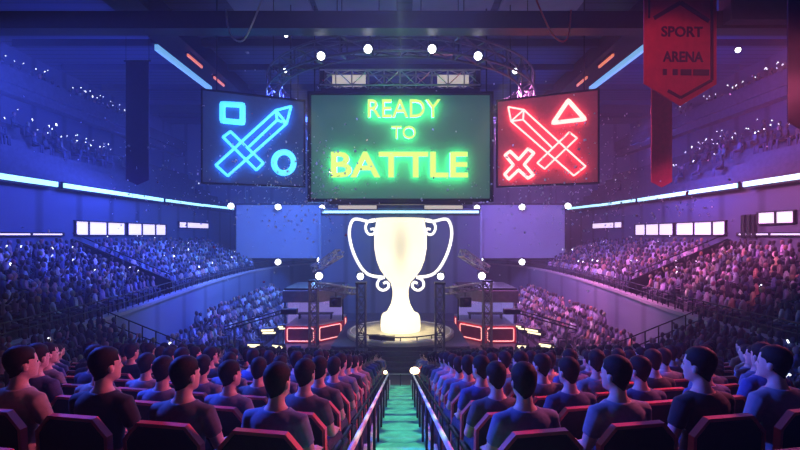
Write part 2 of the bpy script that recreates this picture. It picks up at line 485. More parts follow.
hidden_halo('READY', 70 * k, 17 * k, .0, (3.5 * k, -.46, (147 - 111) * k)); hidden_halo('TO', 23 * k, 12 * k, .0, (3 * k, -.46, (147 - 134.5) * k)); hidden_halo('BATTLE', 132 * k, 24 * k, .012, (-1 * k, -.46, (147 - 166) * k))
lettering('READY', 71 * k, 17.5 * k, .004, 'e_green', t, (3.5 * k, -.46, (147 - 111) * k))
lettering('TO', 24 * k, 12.5 * k, .004, 'e_green', t, (3 * k, -.46, (147 - 134.5) * k))
lettering('BATTLE', 134 * k, 25 * k, .022, 'e_green', t, (-1 * k, -.46, (147 - 166) * k))
for x in (-4.35, 4.35): mb = MB(); mb.tube([(x, .3, H / 2), (x, .3, 18 - c.z)], .035, 6); mb.build('hanger', M['dark'], t)

for x, w in ((-2.15, 'left'), (2.15, 'right')):
    t = thing('light_bar', 'pale cream light bar under the main screen, %s one of two' % w, 'light bar', (x, 22.1, 7.79), 0, 'light bars under the main screen')
    mb = MB(); mb.box((0, -.1, 0), (1.9, .12, .17)); mb.build('diffuser', M['e_cream'], t)
    mb = MB(); mb.box((0, .03, 0), (2.0, .14, .21))
    mb.build('housing', M['dark'], t, bevel=.01)
    mb = MB()
    for q in (-.8, .8): mb.tube([(q, .03, .1), (q, .03, .135)], .03, 6)
    mb.build('bracket', M['dark'], t)

t = thing('screen_truss', 'flat lattice truss with bright bars on top of the main screen', 'truss', at(400, 80, 22.3))
mb = MB(); truss_bm(mb, (-4.0, 0, 0), (4.0, 0, 0), .75, 10, .05, .03); mb.build('lattice', M['trussl'], t)
mb = MB()
for x in (-3.9, 3.9): mb.box((x, 0, 0), (.25, .8, .95))
mb.build('end_frame', M['dark'], t)
for x0, x1 in ((-3.45, -1.75), (1.9, 3.5)):
    mb = MB(); mb.box(((x0 + x1) / 2, .12, 0), (x1 - x0, .04, .58)); mb.build('light_box', M['e_cream'], t)

def poly_neon(parent, name, m, loops, r, closed=True):
    for lp in loops:
        closed = len(lp) > 2
        if closed and len(lp) < 20:
            q = []
            for i, p in enumerate(lp):
                a, b = lp[i - 1], lp[(i + 1) % len(lp)]
                q += [(lerp(p[0], a[0], .04), lerp(p[1], a[1], .04)), p, (lerp(p[0], b[0], .04), lerp(p[1], b[1], .04))]
            lp = q
        mb = MB(); mb.tube([(x, -.26 + r * .95, z) for x, z in lp], min(r * .55, .03), 6, closed); back = mb.build('added_backlight', M[m + 'back'], parent, True)  # unseen glow tube added behind each neon to light the face
        mb = MB(); mb.tube([(x, -.26, z) for x, z in lp], r, 8, closed); mb.build(name, M[m], parent, True)

# side signs hang at an angle; coordinates of their drawings are fractions of the face
def side_sign(s, name, label, face, mneon, shapes, dk):
    a = at(305 if s < 0 else 496.5, 143.5, 22.0); b = at(201 if s < 0 else 599.5, 137, 20.2)
    L, Rr = (b, a) if s < 0 else (a, b)
    d = Rr - L; d.z = 0; W = d.length; H = 87 / F * 22
    ang = math.atan2(d.y, d.x)
    t = thing(name, label, 'sign', ((L.x + Rr.x) / 2, (L.y + Rr.y) / 2, (L.z + Rr.z) / 2), ang)
    mb = MB(); mb.box((0, .17, 0), (W, .34, H)); mb.build('cabinet', M['dark'], t, bevel=.03)
    mb = MB(); mb.box((0, -.02, 0), (W - .16, .06, H - .16)); mb.build('sign_face', M[face], t)
    mb = MB()
    for x in (-1, 1): mb.box((x * (W / 2 - .03), -.05, 0), (.07, .1, H))
    for z in (-1, 1): mb.box((0, -.05, z * (H / 2 - .03)), (W, .1, .07))
    mb.build('frame', M['dark'], t)
    for x in (-1.7, 1.7): mb = MB(); mb.tube([(x, .2, H / 2), (x, .2, 18 - t.location.z)], .03, 6); mb.build('hanger', M['dark'], t)
    for nm, r, loops in shapes:
        poly_neon(t, nm, mneon, [[((u - .5) * W, (.5 - v) * H) for u, v in lp] for lp in loops], r)
    return t, W, H
# fractions: measured inside the tilted quads of the photo
def Lq(px, py):
    u = (px - 201) / 104; top = 88.5 + 12 * u; bot = 184 + 4.5 * u; return (u * .97 + .01, (py - top) / (bot - top))
def Rq(px, py):
    u = (px - 496.5) / 103; top = 101 - 11 * u; bot = 188.5 - 4.5 * u; return (u, (py - top) / (bot - top))
Z5 = lambda x, y: (200 + x / 4.09, 90 + y / 4.09)
Z7 = lambda x, y: (490 + x / 4.09, 90 + y / 4.09)
LL = lambda pts: [Lq(*Z5(x, y)) for x, y in pts]
RL = lambda pts: [Rq(*Z7(x, y)) for x, y in pts]
circ = [Lq(*Z5(340 + 43 * math.cos(i * PI / 16), 302 + 43 * math.sin(i * PI / 16))) for i in range(32)]
t, W, H = side_sign(-1, 'blue_neon_sign', 'navy sign with blue neon sword, square and circle beside the main screen', 'signn', 'e_blue', [
    ('sword_tube', .062, [LL([(58, 312), (305, 88), (372, 72), (352, 142), (105, 356)]), LL([(305, 88), (310, 128), (352, 142)]), LL([(86, 197), (116, 174), (252, 304), (222, 332)]),
                          LL([(312, 126), (192, 236)])]),
    ('square_tube', .13, [LL([(84, 62), (165, 66), (165, 138), (84, 130)])]),
    ('circle_tube', .14, [circ])], 0)
side_sign(1, 'red_neon_sign', 'red sign with pinkish neon sword, triangle and cross beside the main screen', 'signr', 'e_red', [
    ('sword_tube', .042, [RL([(82, 76), (148, 88), (395, 318), (350, 355), (94, 134)]), RL([(148, 88), (145, 128), (94, 134)]), RL([(145, 128), (268, 246)]), RL([(204, 304), (332, 180), (362, 204), (234, 328)])]),
    ('triangle_tube', .10, [RL([(328, 52), (392, 128), (268, 142)])]),
    ('cross_tube', .075, [RL([(68, 272), (90, 256), (126, 290), (166, 246), (190, 264), (150, 310), (188, 352), (166, 366), (126, 332), (84, 370), (66, 350), (104, 312)])])], 0)

# big blank screens and their floodlights
for s, w in ((-1, 'left'), (1, 'right')):
    t = thing('blank_screen', 'large blank %s screen hanging beside the stage wall' % ('blue lit' if s < 0 else 'purple lit'), 'screen', (s * 10.45, 38, 4.4))
    mb = MB(); mb.box((0, 0, 2.3), (7.4, .2, 4.6)); mb.build('screen_face', M['screen'], t)
    mb = MB()
    for x in (-3.75, 3.75): mb.box((x, .02, 2.3), (.12, .34, 4.7))
    for z in (-.05, 4.65): mb.box((0, .02, z), (7.6, .34, .12))
    mb.build('frame', M['dark'], t)
    for x in (-3, 3): mb = MB(); mb.tube([(x, .1, 4.6), (x, .1, 13.6)], .04, 6); mb.build('hanger', M['dark'], t)

def lamp(pos, r, label, group, aim=(0, 0, 6), m='e_white', name='floodlight'):
    t = thing(name, label, 'lamp', pos, 0, group)
    d = (Vector(aim) - Vector(pos)).normalized(); rot = d.to_track_quat('-Y', 'Z').to_matrix()
    def put(mb): mb.v = [rot @ v for v in mb.v]; return mb
    mb = MB(); mb.prism([(r * 1.15 * math.cos(i * PI / 8), r * 1.15 * math.sin(i * PI / 8)) for i in range(16)], lambda u, v, q: (u, q, v), .0, r * 1.3); put(mb).build('housing', M['black'], t)
    mb = MB(); mb.ball((0, -.02, 0), r, 16, sc=(1, .35, 1)); put(mb).build('lens', M[m], t, True)
    mb = MB(); mb.tube([(-r * 1.25, .3 * r, 0), (-r * 1.3, r * .4, r * 1.2), (0, r * .5, r * 1.7), (r * 1.3, r * .4, r * 1.2), (r * 1.25, .3 * r, 0)], r * .1, 6); put(mb).build('yoke', M['black'], t)
    return t
FL = [('left', 'top', [(231, 206, 'outer'), (278, 207, 'middle'), (322, 208, 'inner')]), ('left', 'bottom', [(240, 262, 'outer'), (278, 262, 'middle'), (320, 260, 'inner')]),
      ('right', 'top', [(477, 208, 'inner'), (522, 207, 'middle'), (568, 206, 'outer')]), ('right', 'bottom', [(480, 260, 'inner'), (522, 262, 'middle'), (559.5, 262, 'outer')])]
for w, e, L in FL:
    for px, py, nm in L:
        lamp(at(px, py, 37.4), .24, 'white floodlight on the %s edge of the %s blank screen, %s of three' % (e, w, nm), 'floodlights on the blank screens')
for px, py, Yl, lb in ((284, 71, 22.4, 'leftmost under the ring truss'), (321, 56, 17.2, 'second from the left under the ring truss'), (368, 49, 16.7, 'third from the left under the ring truss'),
                   (432, 49, 16.7, 'third from the right under the ring truss'), (478, 56, 17.2, 'second from the right under the ring truss'), (515, 71, 22.4, 'rightmost under the ring truss')):
    lamp(at(px, py, Yl), .15 if Yl < 20 else .13, 'bright white spotlight, ' + lb, 'spotlights of the ring truss', name='spotlight')
for px, py, Yl, lb in ((259, 63, 30, 'small white spotlight on the roof between ring truss and blue sign'), (558, 31, 24.2, 'small white spotlight under the roof right of the ring truss'), (609, 31.5, 24, 'small white spotlight under the roof beside the slanting girder'),
                       (738, 50, 19, 'small lone spotlight beside the red SPORT ARENA banner'), (286, 35, 22, 'small reddish spotlight above the left arc of the ring truss')):
    lamp(at(px, py, Yl), .1, lb, None, name='spotlight', m='e_white')

# ring truss over the stage
t = thing('ring_truss', 'large dark circular lighting truss hanging over the stage', 'truss', (0, 24, 14.3))
N = 36
for ring, (rad, z, nm) in enumerate(((7.0, .0, 'outer_chord'), (6.4, 0, 'inner_chord'), (7.0, -.75, 'outer_chord'), (6.4, -.75, 'inner_chord'))):
    mb = MB(); mb.tube([(rad * math.cos(2 * PI * i / 72), rad * math.sin(2 * PI * i / 72), z) for i in range(72)], .05, 6, True); mb.build(nm, M['truss'], t, True)
mb = MB()
P = lambda i, rad, z: (rad * math.cos(2 * PI * i / N), rad * math.sin(2 * PI * i / N), z)
for i in range(N):
    for a, b in ((P(i, 7, 0), P(i, 7, -.75)), (P(i, 6.4, 0), P(i, 6.4, -.75)), (P(i, 7, 0), P(i, 6.4, 0)), (P(i, 7, -.75), P(i, 6.4, -.75)),
                 (P(i, 7, 0), P(i + 1, 7, -.75)), (P(i, 6.4, -.75), P(i + 1, 6.4, 0)), (P(i, 7, 0), P(i + 1, 6.4, 0)), (P(i, 7, -.75), P(i + 1, 6.4, -.75))):
        mb.tube([a, b], .028, 4)
mb.build('lattice', M['truss'], t)
mb = MB()
for a in range(8):
    q = a * PI / 4 + PI / 8; mb.tube([(6.7 * math.cos(q), 6.7 * math.sin(q), 0), (6.7 * math.cos(q), 6.7 * math.sin(q), 3.7)], .02, 6)
mb.build('hanger', M['dark'], t)
t = thing('light_bar', 'pale horizontal bar between the two pairs of spotlights of the ring truss', 'light bar', at(400, 54, 18.9))
mb = MB(); mb.tube([(-2.7, 0, 0), (2.7, 0, 0)], .06, 8); mb.build('tube', M['trussl'], t, True)
mb = MB()
for x in (-2.5, -.9, .9, 2.5): mb.tube([(x, 0, 0), (x, 0, 3.8)], .02, 6)
mb.build('bracket', M['dark'], t)

# banners
def banner(name, label, cx, Y, w, ztop, zside, ztip, m, rz=0, printed=False):
    t = thing(name, label, 'banner', (cx, Y, zside), rz)
    h = ztop - zside
    poly = [(-w / 2, h), (-w / 2, 0), (0, ztip - zside), (w / 2, 0), (w / 2, h)]
    mb = MB(); mb.prism(poly, lambda u, v, q: (u, q, v), -.012, .012); mb.build('cloth', M[m], t)
    mb = MB(); mb.tube([(-w / 2 - .08, 0, h + .02), (w / 2 + .08, 0, h + .02)], .035, 8); mb.build('top_pole', M['dark'], t, True)
    for x in (-w / 2, w / 2): mb = MB(); mb.tube([(x, 0, h), (x, 0, 18 - zside)], .012, 5); mb.build('cord', M['dark'], t)
    return t, h
k = 10 / F
t, h = banner('red_banner', 'red pointed banner reading SPORT ARENA hanging in front of the right stands', (680 - CX) * k, 10, 74 * k, 12.6, CZ + (CY - 84) * k, CZ + (CY - 106) * k, 'banred', .03)
zz = lambda py: (84 - py) * k
def seg(pts, wd, nm):
    for p, q in zip(pts, pts[1:]):
        p = Vector((p[0], -.02, p[1])); q = Vector((q[0], -.02, q[1])); d = q - p
        mb.box((p + q) / 2, (d.length, .014, wd), Matrix.Rotation(-math.atan2(d.z, d.x), 3, 'Y'))
mb = MB()
seg([(-27 * k, zz(19)), (0, zz(3)), (29 * k, zz(21))], 4 * k, '')
seg([(-32 * k, zz(-40)), (-32 * k, zz(19))], 2 * k, ''); seg([(32 * k, zz(-40)), (32 * k, zz(80)), (0, zz(98)), (-13 * k, zz(91))], 3 * k, '')
mb.build('printed_border', M['banprint'], t)
lettering('SPORT', 42 * k, 10.5 * k, .02, 'banprint', t, (1.5 * k, -.02, zz(32)), .2)
lettering('ARENA', 41 * k, 10.5 * k, .02, 'banprint', t, (2.5 * k, -.02, zz(57)), .2)
mb = MB()
for a, b in ((-18, -14), (-8, -3), (0, 11), (13, 29)): mb = MB(); mb.box(((a + b) / 2 * k, -.02, zz(72.5)), ((b - a) * k, .014, 6 * k)); mb.build('printed_bar', M['banprint'], t)
banner('red_banner', 'plain narrow red pointed banner hanging farther back, below the SPORT ARENA banner', (661.5 - CX) * 19 / F, 19, 21 * 19 / F, 13.9, CZ + 53 * 19 / F, CZ + 47.5 * 19 / F, 'banred')
banner('maroon_banner', 'dark maroon pointed banner hanging before the left stands', (137.5 - CX) * 19 / F, 19, 23 * 19 / F, 13.9, CZ + 55 * 19 / F, CZ + 50 * 19 / F, 'bandark')
banner('purple_banner', 'dark purple pointed banner hanging at the right edge of the view', (815 - CX) * 8 / F, 8, 55 * 8 / F, 12.6, CZ + 113 * 8 / F, CZ + 97 * 8 / F, 'bandark')

# loose cables hanging from the catwalk beam
def cable(px, Y, r, label, m):
    pts = [at(x, y, Y) for x, y in px]
    q = [(p.x, p.y, p.z) for p in pts]
    for _ in range(3):
        n2 = [q[0]]
        for a, b in zip(q, q[1:]): n2 += [tuple(lerp(a[i], b[i], .25) for i in range(3)), tuple(lerp(a[i], b[i], .75) for i in range(3))]
        q = n2 + [q[-1]]
    mb = MB(); mb.tube(q, r, 6); tag(mb.build('cable', M[m], None, True), label, 'cable')
cable([(265, -8), (255, 18), (246, 38), (241, 42), (234, 40), (228, 30), (226, 10)], 15.4, .03, 'pale looping cable hanging from the catwalk beam above the blue sign', 'trussl')
cable([(533, -8), (543, 16), (552, 35), (562, 43), (569, 38), (571, 10)], 15.4, .03, 'red lit looping cable hanging from the catwalk beam above the red sign', 'trim')  # red light on this cable put into its colour

# ------------------------------------------------------------------ stage, trophy, trusses, booths
t = thing('stage', 'round grey stage with a white ring line on a dark ribbed plinth', 'stage', (0, 24, 0))
mb = MB(); mb.lathe([(2.9, 1.02), (2.9, 1.18), (2.86, 1.22), (.01, 1.22)], n=64); mb.build('disc', M['stage'], t)
mb = MB(); mb.tube([(2.72 * math.cos(i * PI / 32), 2.72 * math.sin(i * PI / 32), 1.222) for i in range(64)], .035, 6, True); mb.build('ring_line', M['white'], t, True)
mb = MB()
for i in range(5): mb.box((0, .05 + .1 * i, .1 + .205 * i), (6.9 - .05 * i, 7.1 - .2 * i, .19))
mb.box((0, .3, .5), (6.4, 6.2, 1.0))
mb.build('plinth', M['plinth'], t, bevel=.012)
mb = MB(); mb.tube([(2.62 * math.cos(PI * 1.2 + i * PI * .6 / 24), 2.62 * math.sin(PI * 1.2 + i * PI * .6 / 24), 1.42 + .0 * i) for i in range(25)], .035, 6)
for i in range(0, 25, 4):
    a = PI * 1.2 + i * PI * .6 / 24; mb.tube([(2.62 * math.cos(a), 2.62 * math.sin(a), 1.22), (2.62 * math.cos(a), 2.62 * math.sin(a), 1.42)], .03, 6)
for a, w in ((1.33, .5), (1.42, .7), (1.38, .3)): mb.box((2.5 * math.cos(PI * a), 2.5 * math.sin(PI * a), 1.33), (w, .3, .22))
mb.build('front_rail', M['black'], t)

k = 24 / F
t = thing('trophy', 'giant glowing white gold trophy cup with two scrolled handles on the stage', 'trophy', (0, 24, 1.225))
T = lambda py: (331.5 - py) * k
prof = [(19.5, 331.5), (20, 327), (19.6, 320), (18.5, 316), (17.5, 315), (14, 313.5), (12.5, 311), (9.5, 305), (8, 298), (8, 291), (10, 284), (15.5, 278), (20.5, 271), (24, 262), (26.2, 250), (26.3, 238), (25, 228), (24, 222), (24.6, 220)]
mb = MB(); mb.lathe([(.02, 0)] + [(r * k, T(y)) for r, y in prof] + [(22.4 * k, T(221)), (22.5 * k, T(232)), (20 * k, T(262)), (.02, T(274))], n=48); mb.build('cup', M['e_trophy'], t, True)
for s in (-1, 1):
    def H3(pts): return [(s * (x - 400) * k, 0, T(y)) for x, y in pts]
    def sm(q):
        for _ in range(3):
            n2 = [q[0]]
            for a, b in zip(q, q[1:]): n2 += [tuple(lerp(a[i], b[i], .25) for i in range(3)), tuple(lerp(a[i], b[i], .75) for i in range(3))]
            q = n2 + [q[-1]]
        return q
    mb = MB(); mb.tube(sm(H3([(425, 222), (432, 223.5), (444, 220), (449, 222), (452, 234), (449, 250), (443, 264), (436, 274), (428, 278), (416, 279)])), 1.5 * k, 8); ho = mb.build('handle', M['e_handle'], t, True)
    mb = MB(); mb.tube(sm(H3([(425, 221), (432, 222), (436, 229), (432, 237), (425, 235), (426, 230), (430, 231)])), 1.25 * k, 8); mb.build('scroll', M['e_handle'], ho, True)
    mb = MB(); mb.tube(sm(H3([(416, 279), (422, 281), (424, 288), (418, 293), (411, 289), (413, 283), (417, 285)])), 1.25 * k, 8); mb.build('scroll', M['e_handle'], ho, True)

def tower(x, y, z0, z1, w, label):
    t = thing('truss_tower', label, 'truss', (x, y, z0), 0, 'truss towers of the stage')
    mb = MB(); truss_bm(mb, (0, 0, .06), (0, 0, z1 - z0), w, max(4, int((z1 - z0) / .55)), .04, .022, (0, 1, 0), cross=True); mb.build('lattice', M['truss'], t)
    mb = MB(); mb.box((0, 0, .03), (w + .2, w + .2, .06)); mb.build('base_plate', M['dark'], t)
    mb = MB(); mb.box((0, 0, z1 - z0 + .04), (w + .1, w + .1, .08)); mb.build('top_plate', M['dark'], t)
for s, w in ((-1, 'left'), (1, 'right')):
    tower(s * 1.85, 20.72, .93, 4.1, .4, 'dark truss tower standing at the %s front of the round stage' % w)
    tower(s * 4.95, 25.1, 0, 3.75, .46, 'dark truss tower standing before the corner of the %s booth' % w)
    lamp((s * 1.87, 20.5, 4.47), .15, 'bright white lamp on top of the %s truss tower of the stage' % w, 'lamps on the truss towers')
    lamp((s * 4.52, 24.45, 4.12), .19, 'bright white lamp on top of the truss tower at the %s booth' % w, 'lamps on the truss towers')
    t = thing('truss_bridge', 'slim dark truss joining the %s pair of truss towers' % w, 'truss', (s * 4.95, 25.1, 3.58))
    mb = MB(); truss_bm(mb, (s * -.3, -.42, 0), (s * -2.72, -3.85, .1), .3, 9, .035, .018); mb.build('lattice', M['truss'], t)
    t = thing('speaker', 'dark loudspeaker box hanging under the %s truss bridge' % w, 'speaker', (s * 3.35, 22.83, 2.72))
    mb = MB(); mb.box((0, 0, .22), (.6, .5, .5)); mb.build('cabinet', M['black'], t, bevel=.02)
    mb = MB(); mb.lathe([(.17, 0), (.2, .02), (.05, .05)], n=20); mb.v = [Vector((v.x, -.25 - v.z, v.y + .22)) for v in mb.v]; mb.build('cone', M['dark'], t, True)
    mb = MB(); mb.tube([(0, 0, .45), (0, 0, .72)], .03, 6); mb.build('clamp', M['dark'], t)
    t = thing('truss_jib', 'short lit truss arm slanting up over the roof of the %s booth' % w, 'truss', (s * 5.0, 25.6, 4.4))
    mb = MB(); truss_bm(mb, (0, 0, 0), (s * -1.6, -1.2, 1.0), .4, 5, .04, .02); mb.build('lattice', M['trussl'], t)
    # player booth, two glazed faces
    A, B, Cc, D, E = (-6.85, 26), (-4.96, 26), (-3.62, 27.5), (-3.62, 29.6), (-6.85, 29.6)
    t = thing('player_booth', 'glazed player booth with red base and neon outlines on the %s of the stage' % w, 'booth', (0, 0, 0))
    mir = lambda p: (-s * p[0], p[1])
    def prism(poly, z0, z1): return MB().prism([mir(p) for p in poly], lambda u, v, q: (u, v, q), z0, z1)
    prism([A, B, Cc, D, E], 0, 1.02).build('base', M['boothred'], t, bevel=.02)
    prism([A, B, Cc, D, E], 1.021, 1.08).build('sill', M['screen'], t)
    ov = [(-6.95, 25.9), (-4.9, 25.88), (-3.5, 27.45), (-3.5, 29.7), (-6.95, 29.7)]
    prism(ov, 2.42, 3.12).build('visor', M['visor'], t, bevel=.03)
    prism([(-6.9, 26.1), (-5, 26.1), (-3.7, 27.6), (-3.7, 29.6), (-6.9, 29.6)], 3.12, 3.24).build('roof', M['dark'], t)
    for p, q in ((A, B), (B, Cc)):
        p3, q3 = Vector((*mir(p), 0)), Vector((*mir(q), 0)); d = q3 - p3; nrm = d.cross(Vector((0, 0, 1))).normalized()
        if nrm.y > 0: nrm = -nrm
        ctr = (p3 + q3) / 2; ang = math.atan2(d.y, d.x); rot = Matrix.Rotation(ang, 3, 'Z')
        mb = MB(); mb.box(ctr - nrm * .1 + Vector((0, 0, 1.75)), (d.length - .08, .03, 1.34), rot); mb.build('glass_pane', M['glass'], t)
        mb = MB(); mb.box(ctr + nrm * .015 + Vector((0, 0, .52)), (d.length * .8, .03, .74), rot); ins = mb.build('base_panel', M['boothdark'], t, bevel=.01)
        hw, hh, cr = d.length * .41, .38, .1
        lp = []
        for cx0, cz0, a0 in ((hw - cr, hh - cr, 0), (-hw + cr, hh - cr, 90), (-hw + cr, -hh + cr, 180), (hw - cr, -hh + cr, 270)):
            for e in range(5):
                a = math.radians(a0 + e * 22.5); lp.append((cx0 + cr * math.cos(a), cz0 + cr * math.sin(a)))
        mb = MB(); mb.tube([ctr + nrm * .06 + rot @ Vector((u, 0, 0)) + Vector((0, 0, .52 + v)) for u, v in lp], .028, 6, True); mb.build('neon_outline', M['e_tube'], t, True)
    for p in (A, B, Cc):
        x, y = mir(p); mb = MB(); mb.box((x, y + .1, 1.75), (.09, .09, 1.36)); mb.build('post', M['dark'], t)
    mb = MB(); x0, x1 = sorted((mir((-6.7, 0))[0], mir((-3.8, 0))[0])); mb.box(((x0 + x1) / 2, 29.3, 1.75), (x1 - x0, .08, 1.3)); mb.build('lit_rear_wall', M['e_booth'], t)  # interior light of the booth put into its walls as glow
    mb = MB(); mb.box((mir((-6.74, 0))[0], 27.8, 1.75), (.06, 2.9, 1.3)); mb.build('lit_side_wall', M['e_booth'], t)
    mb = MB(); mb.box((mir((-5.4, 0))[0], 28.0, 1.42), (2.2, .6, .06))
    for q in (-1, 1): mb.box((mir((-5.4, 0))[0] + q, 28.0, 1.25), (.06, .5, .32))
    mb.build('desk', M['black'], t)
    t = thing('neon_post', 'short upright red neon tube standing between the %s booth and the stage' % w, 'neon light', (s * 3.45, 27.68, 0))
    mb = MB(); mb.tube([(0, -.08, .63), (0, -.08, 1.19)], .03, 8); mb.build('tube', M['e_tube'], t, True)
    mb = MB(); mb.box((0, 0, .64), (.16, .1, 1.28)); mb.build('stand', M['boothred'], t, bevel=.01)

# lit work desks and battens on the hall floor
def batten(px, py, Y, w, dz, rot, m, label):
    p = at(px, py, Y)
    t = thing('light_batten', label, 'light', (p.x, p.y, 0), rot, 'bright battens on the hall floor')
    z = max(p.z, .12)
    tl = Matrix.Rotation(.6, 3, 'X')
    mb = MB(); mb.box((0, 0, z), (w, .1, dz + .1), tl); mb.build('housing', M['black'], t, bevel=.01)
    mb = MB(); mb.box(Vector((0, 0, z)) + tl @ Vector((-.06, -.065, dz * .27)), (w - .22, .03, dz * .26), tl @ Matrix.Rotation(.12, 3, 'Y')); mb.build('diffuser', M[m], t)
    mb = MB(); mb.box(Vector((0, 0, z)) + tl @ Vector((.06, -.065, -dz * .24)), (w - .18, .03, dz * .24), tl @ Matrix.Rotation(.12, 3, 'Y')); mb.build('diffuser', M[m], t)
    mb = MB()
    for q in (-1, 1): mb.tube([(q * (w / 2 - .1), .12, .0), (q * (w / 2 - .1), .04, z)], .025, 6)
    mb.build('stand', M['black'], t)
for s, w in ((-1, 'left'), (1, 'right')):
    f = lambda x: CX + s * (CX - x)
    batten(f(268), 331, 25.0, .9, .42, s * -.5, 'e_warm', 'bright slanted panel light on a stand beside the %s booth' % w)
    batten(f(281), 327, 25.6, .5, .3, s * -.5, 'e_warm', 'small bright panel light nearest the outer corner of the %s booth' % w)
    batten(f(255), 345, 22.2, .8, .26, s * -.25, 'e_warm', 'wide bright panel light low on the floor behind the %s rows' % w)
    batten(f(279), 346, 22.0, .7, .22, s * .2, 'e_warm', 'bright panel light low on the floor in front of the %s booth' % w)
    batten(f(296), 348.5, 21.4, .5, .2, 0, 'e_warm', 'short bright panel light on the floor under the corner of the %s booth' % w)
    # camera crane
    t = thing('camera_crane', 'black camera crane with a double boom over the %s stand' % w, 'camera crane', (s * 8.3, 22, 0))
    tip = Vector((s * -2.45, 0, 2.5)); piv = Vector((0, 0, 1.75))
    mb = MB()
    for dz in (0, .16): mb.tube([piv + Vector((s * .5, 0, dz - .1)), tip + Vector((0, 0, dz))], .035, 8)
    mb.build('boom', M['black'], t, True)
    mb = MB(); mb.box(tip + Vector((s * -.3, 0, .08)), (.8, .36, .26)); mb.build('camera_head', M['black'], t, bevel=.03)
    mb = MB(); mb.tube([(0, 0, 0), (0, 0, 1.8)], .06, 10)
    for a in range(3): mb.tube([(0, 0, .7), (.6 * math.cos(a * 2.1), .6 * math.sin(a * 2.1), .02)], .03, 6)
    mb.build('tripod', M['black'], t, True)

# ------------------------------------------------------------------ railings
for s, w in ((-1, 'left'), (1, 'right')):
    t = thing('handrail', 'long pale handrail on dark posts along the %s side of the aisle' % w, 'handrail', (s * .375, 0, 0))
    y0, y1 = -.4, 13.6
    top = lambda y: aisle_z(y) + .8
    mb = MB(); mb.tube([(0, y0, top(y0) - .12), (0, y0 + .05, top(y0)), (0, y1, top(y1)), (0, y1 + .08, top(y1) - .1)], .024, 10); mb.build('rail', M['rail'], t, True)
    for i, y in enumerate((.4, 3.0, 4.1, 5.2, 6.3, 7.4, 8.6, 9.8, 11.6, 13.5)):
        mb = MB(); zb = max(0, aisle_z(y) - .08); mb.tube([(0, y, zb), (0, y, top(y))], .02, 8); mb.lathe([(.045, zb), (.045, zb + .02), (.02, zb + .03)], (0, y, 0), 12)
        mb.build('post', M['dark'], t, True)
    t = thing('rail_lamp', 'small warm lamp glowing on a post at the lower end of the %s handrail' % w, 'lamp', (s * .46 if s > 0 else -.49, 14.24, aisle_z(14.24) - .05))
    r = .115 if s > 0 else .06
    mb = MB(); mb.ball((0, 0, .80 + r), r, 16, sc=(1.35 if s > 0 else 1, 1, 1)); mb.build('bulb', M['e_lamp'], t, True)
    mb = MB(); mb.tube([(0, 0, 0), (0, 0, .80)], .02, 8); mb.build('post', M['dark'], t, True)
    mb = MB(); mb.lathe([(.03, .74), (r * .8, .79), (r * .75, .83)], n=16); mb.build('socket', M['dark'], t, True)
    # balustrade on the balcony rim
    t = thing('balcony_railing', 'dark curved railing along the rim of the %s balcony' % w, 'railing', (0, 0, ZR))
    pr = offset(SM, .12)
    for z in (.28, .55):
        mb = MB(); mb.tube([(-s * x, y, z) for x, y in pr], .022, 6); mb.build('rail', M['dark'], t, True)
    px_ = resample([q for q in pr if q[1] > 11], 1.15)
    for x, y in px_[:34]:
        mb = MB(); mb.tube([(-s * x, y, 0), (-s * x, y, .56)], .018, 6); mb.build('post', M['dark'], t)
    # stair rail down the balcony
    t = thing('stair_railing', 'dark sloping railing beside the stair through the %s balcony crowd' % w, 'railing', (s * 10.9, 21.9, 0))
    mb = MB()
    a, b = Vector((s * .45, 0, 4.1)), Vector((s * 5.4, 0, 6.2))
    for dz in (0, .3): mb.tube([a + Vector((0, 0, dz)), b + Vector((0, 0, dz))], .03, 6)
    mb.build('rail', M['dark'], t, True)
    mb = MB(); mb.prism([(s * .45, 3.3), (s * 5.5, 5.2), (s * 5.5, 6.2), (s * .45, 4.1)], lambda u, v, q: (u, q, v), -.04, .04); mb.build('side_panel', M['dark'], t)
    # end railing of the dark side stand
    t = thing('stand_railing', 'dark sloping double railing at the end of the %s side stand' % w, 'railing', (s * 7.0, 14.15, 0))
    for dz in (.0, .35, .7):
        mb = MB(); mb.tube([(0, 0, 2.25 + dz), (s * 2.6, 0, 3.3 + dz)], .02, 6); mb.build('rail', M['dark'], t, True)
    for i in range(7):
        x = 2.6 * i / 6; mb = MB(); mb.tube([(s * x, 0, 0), (s * x, 0, 2.95 + x * 1.05 / 2.6)], .02, 6); mb.build('post', M['dark'], t)
t = thing('barrier', 'thin horizontal barrier bar across the lower end of the aisle', 'barrier', (0, 18.5, 0))
mb = MB(); mb.tube([(-.5, 0, .55), (.5, 0, .55)], .018, 8); mb.build('bar', M['rail'], t, True)
for x in (-.5, 0, .5):
    mb = MB(); mb.tube([(x, 0, 0), (x, 0, .56)], .018, 8); mb.build('post', M['dark'], t)
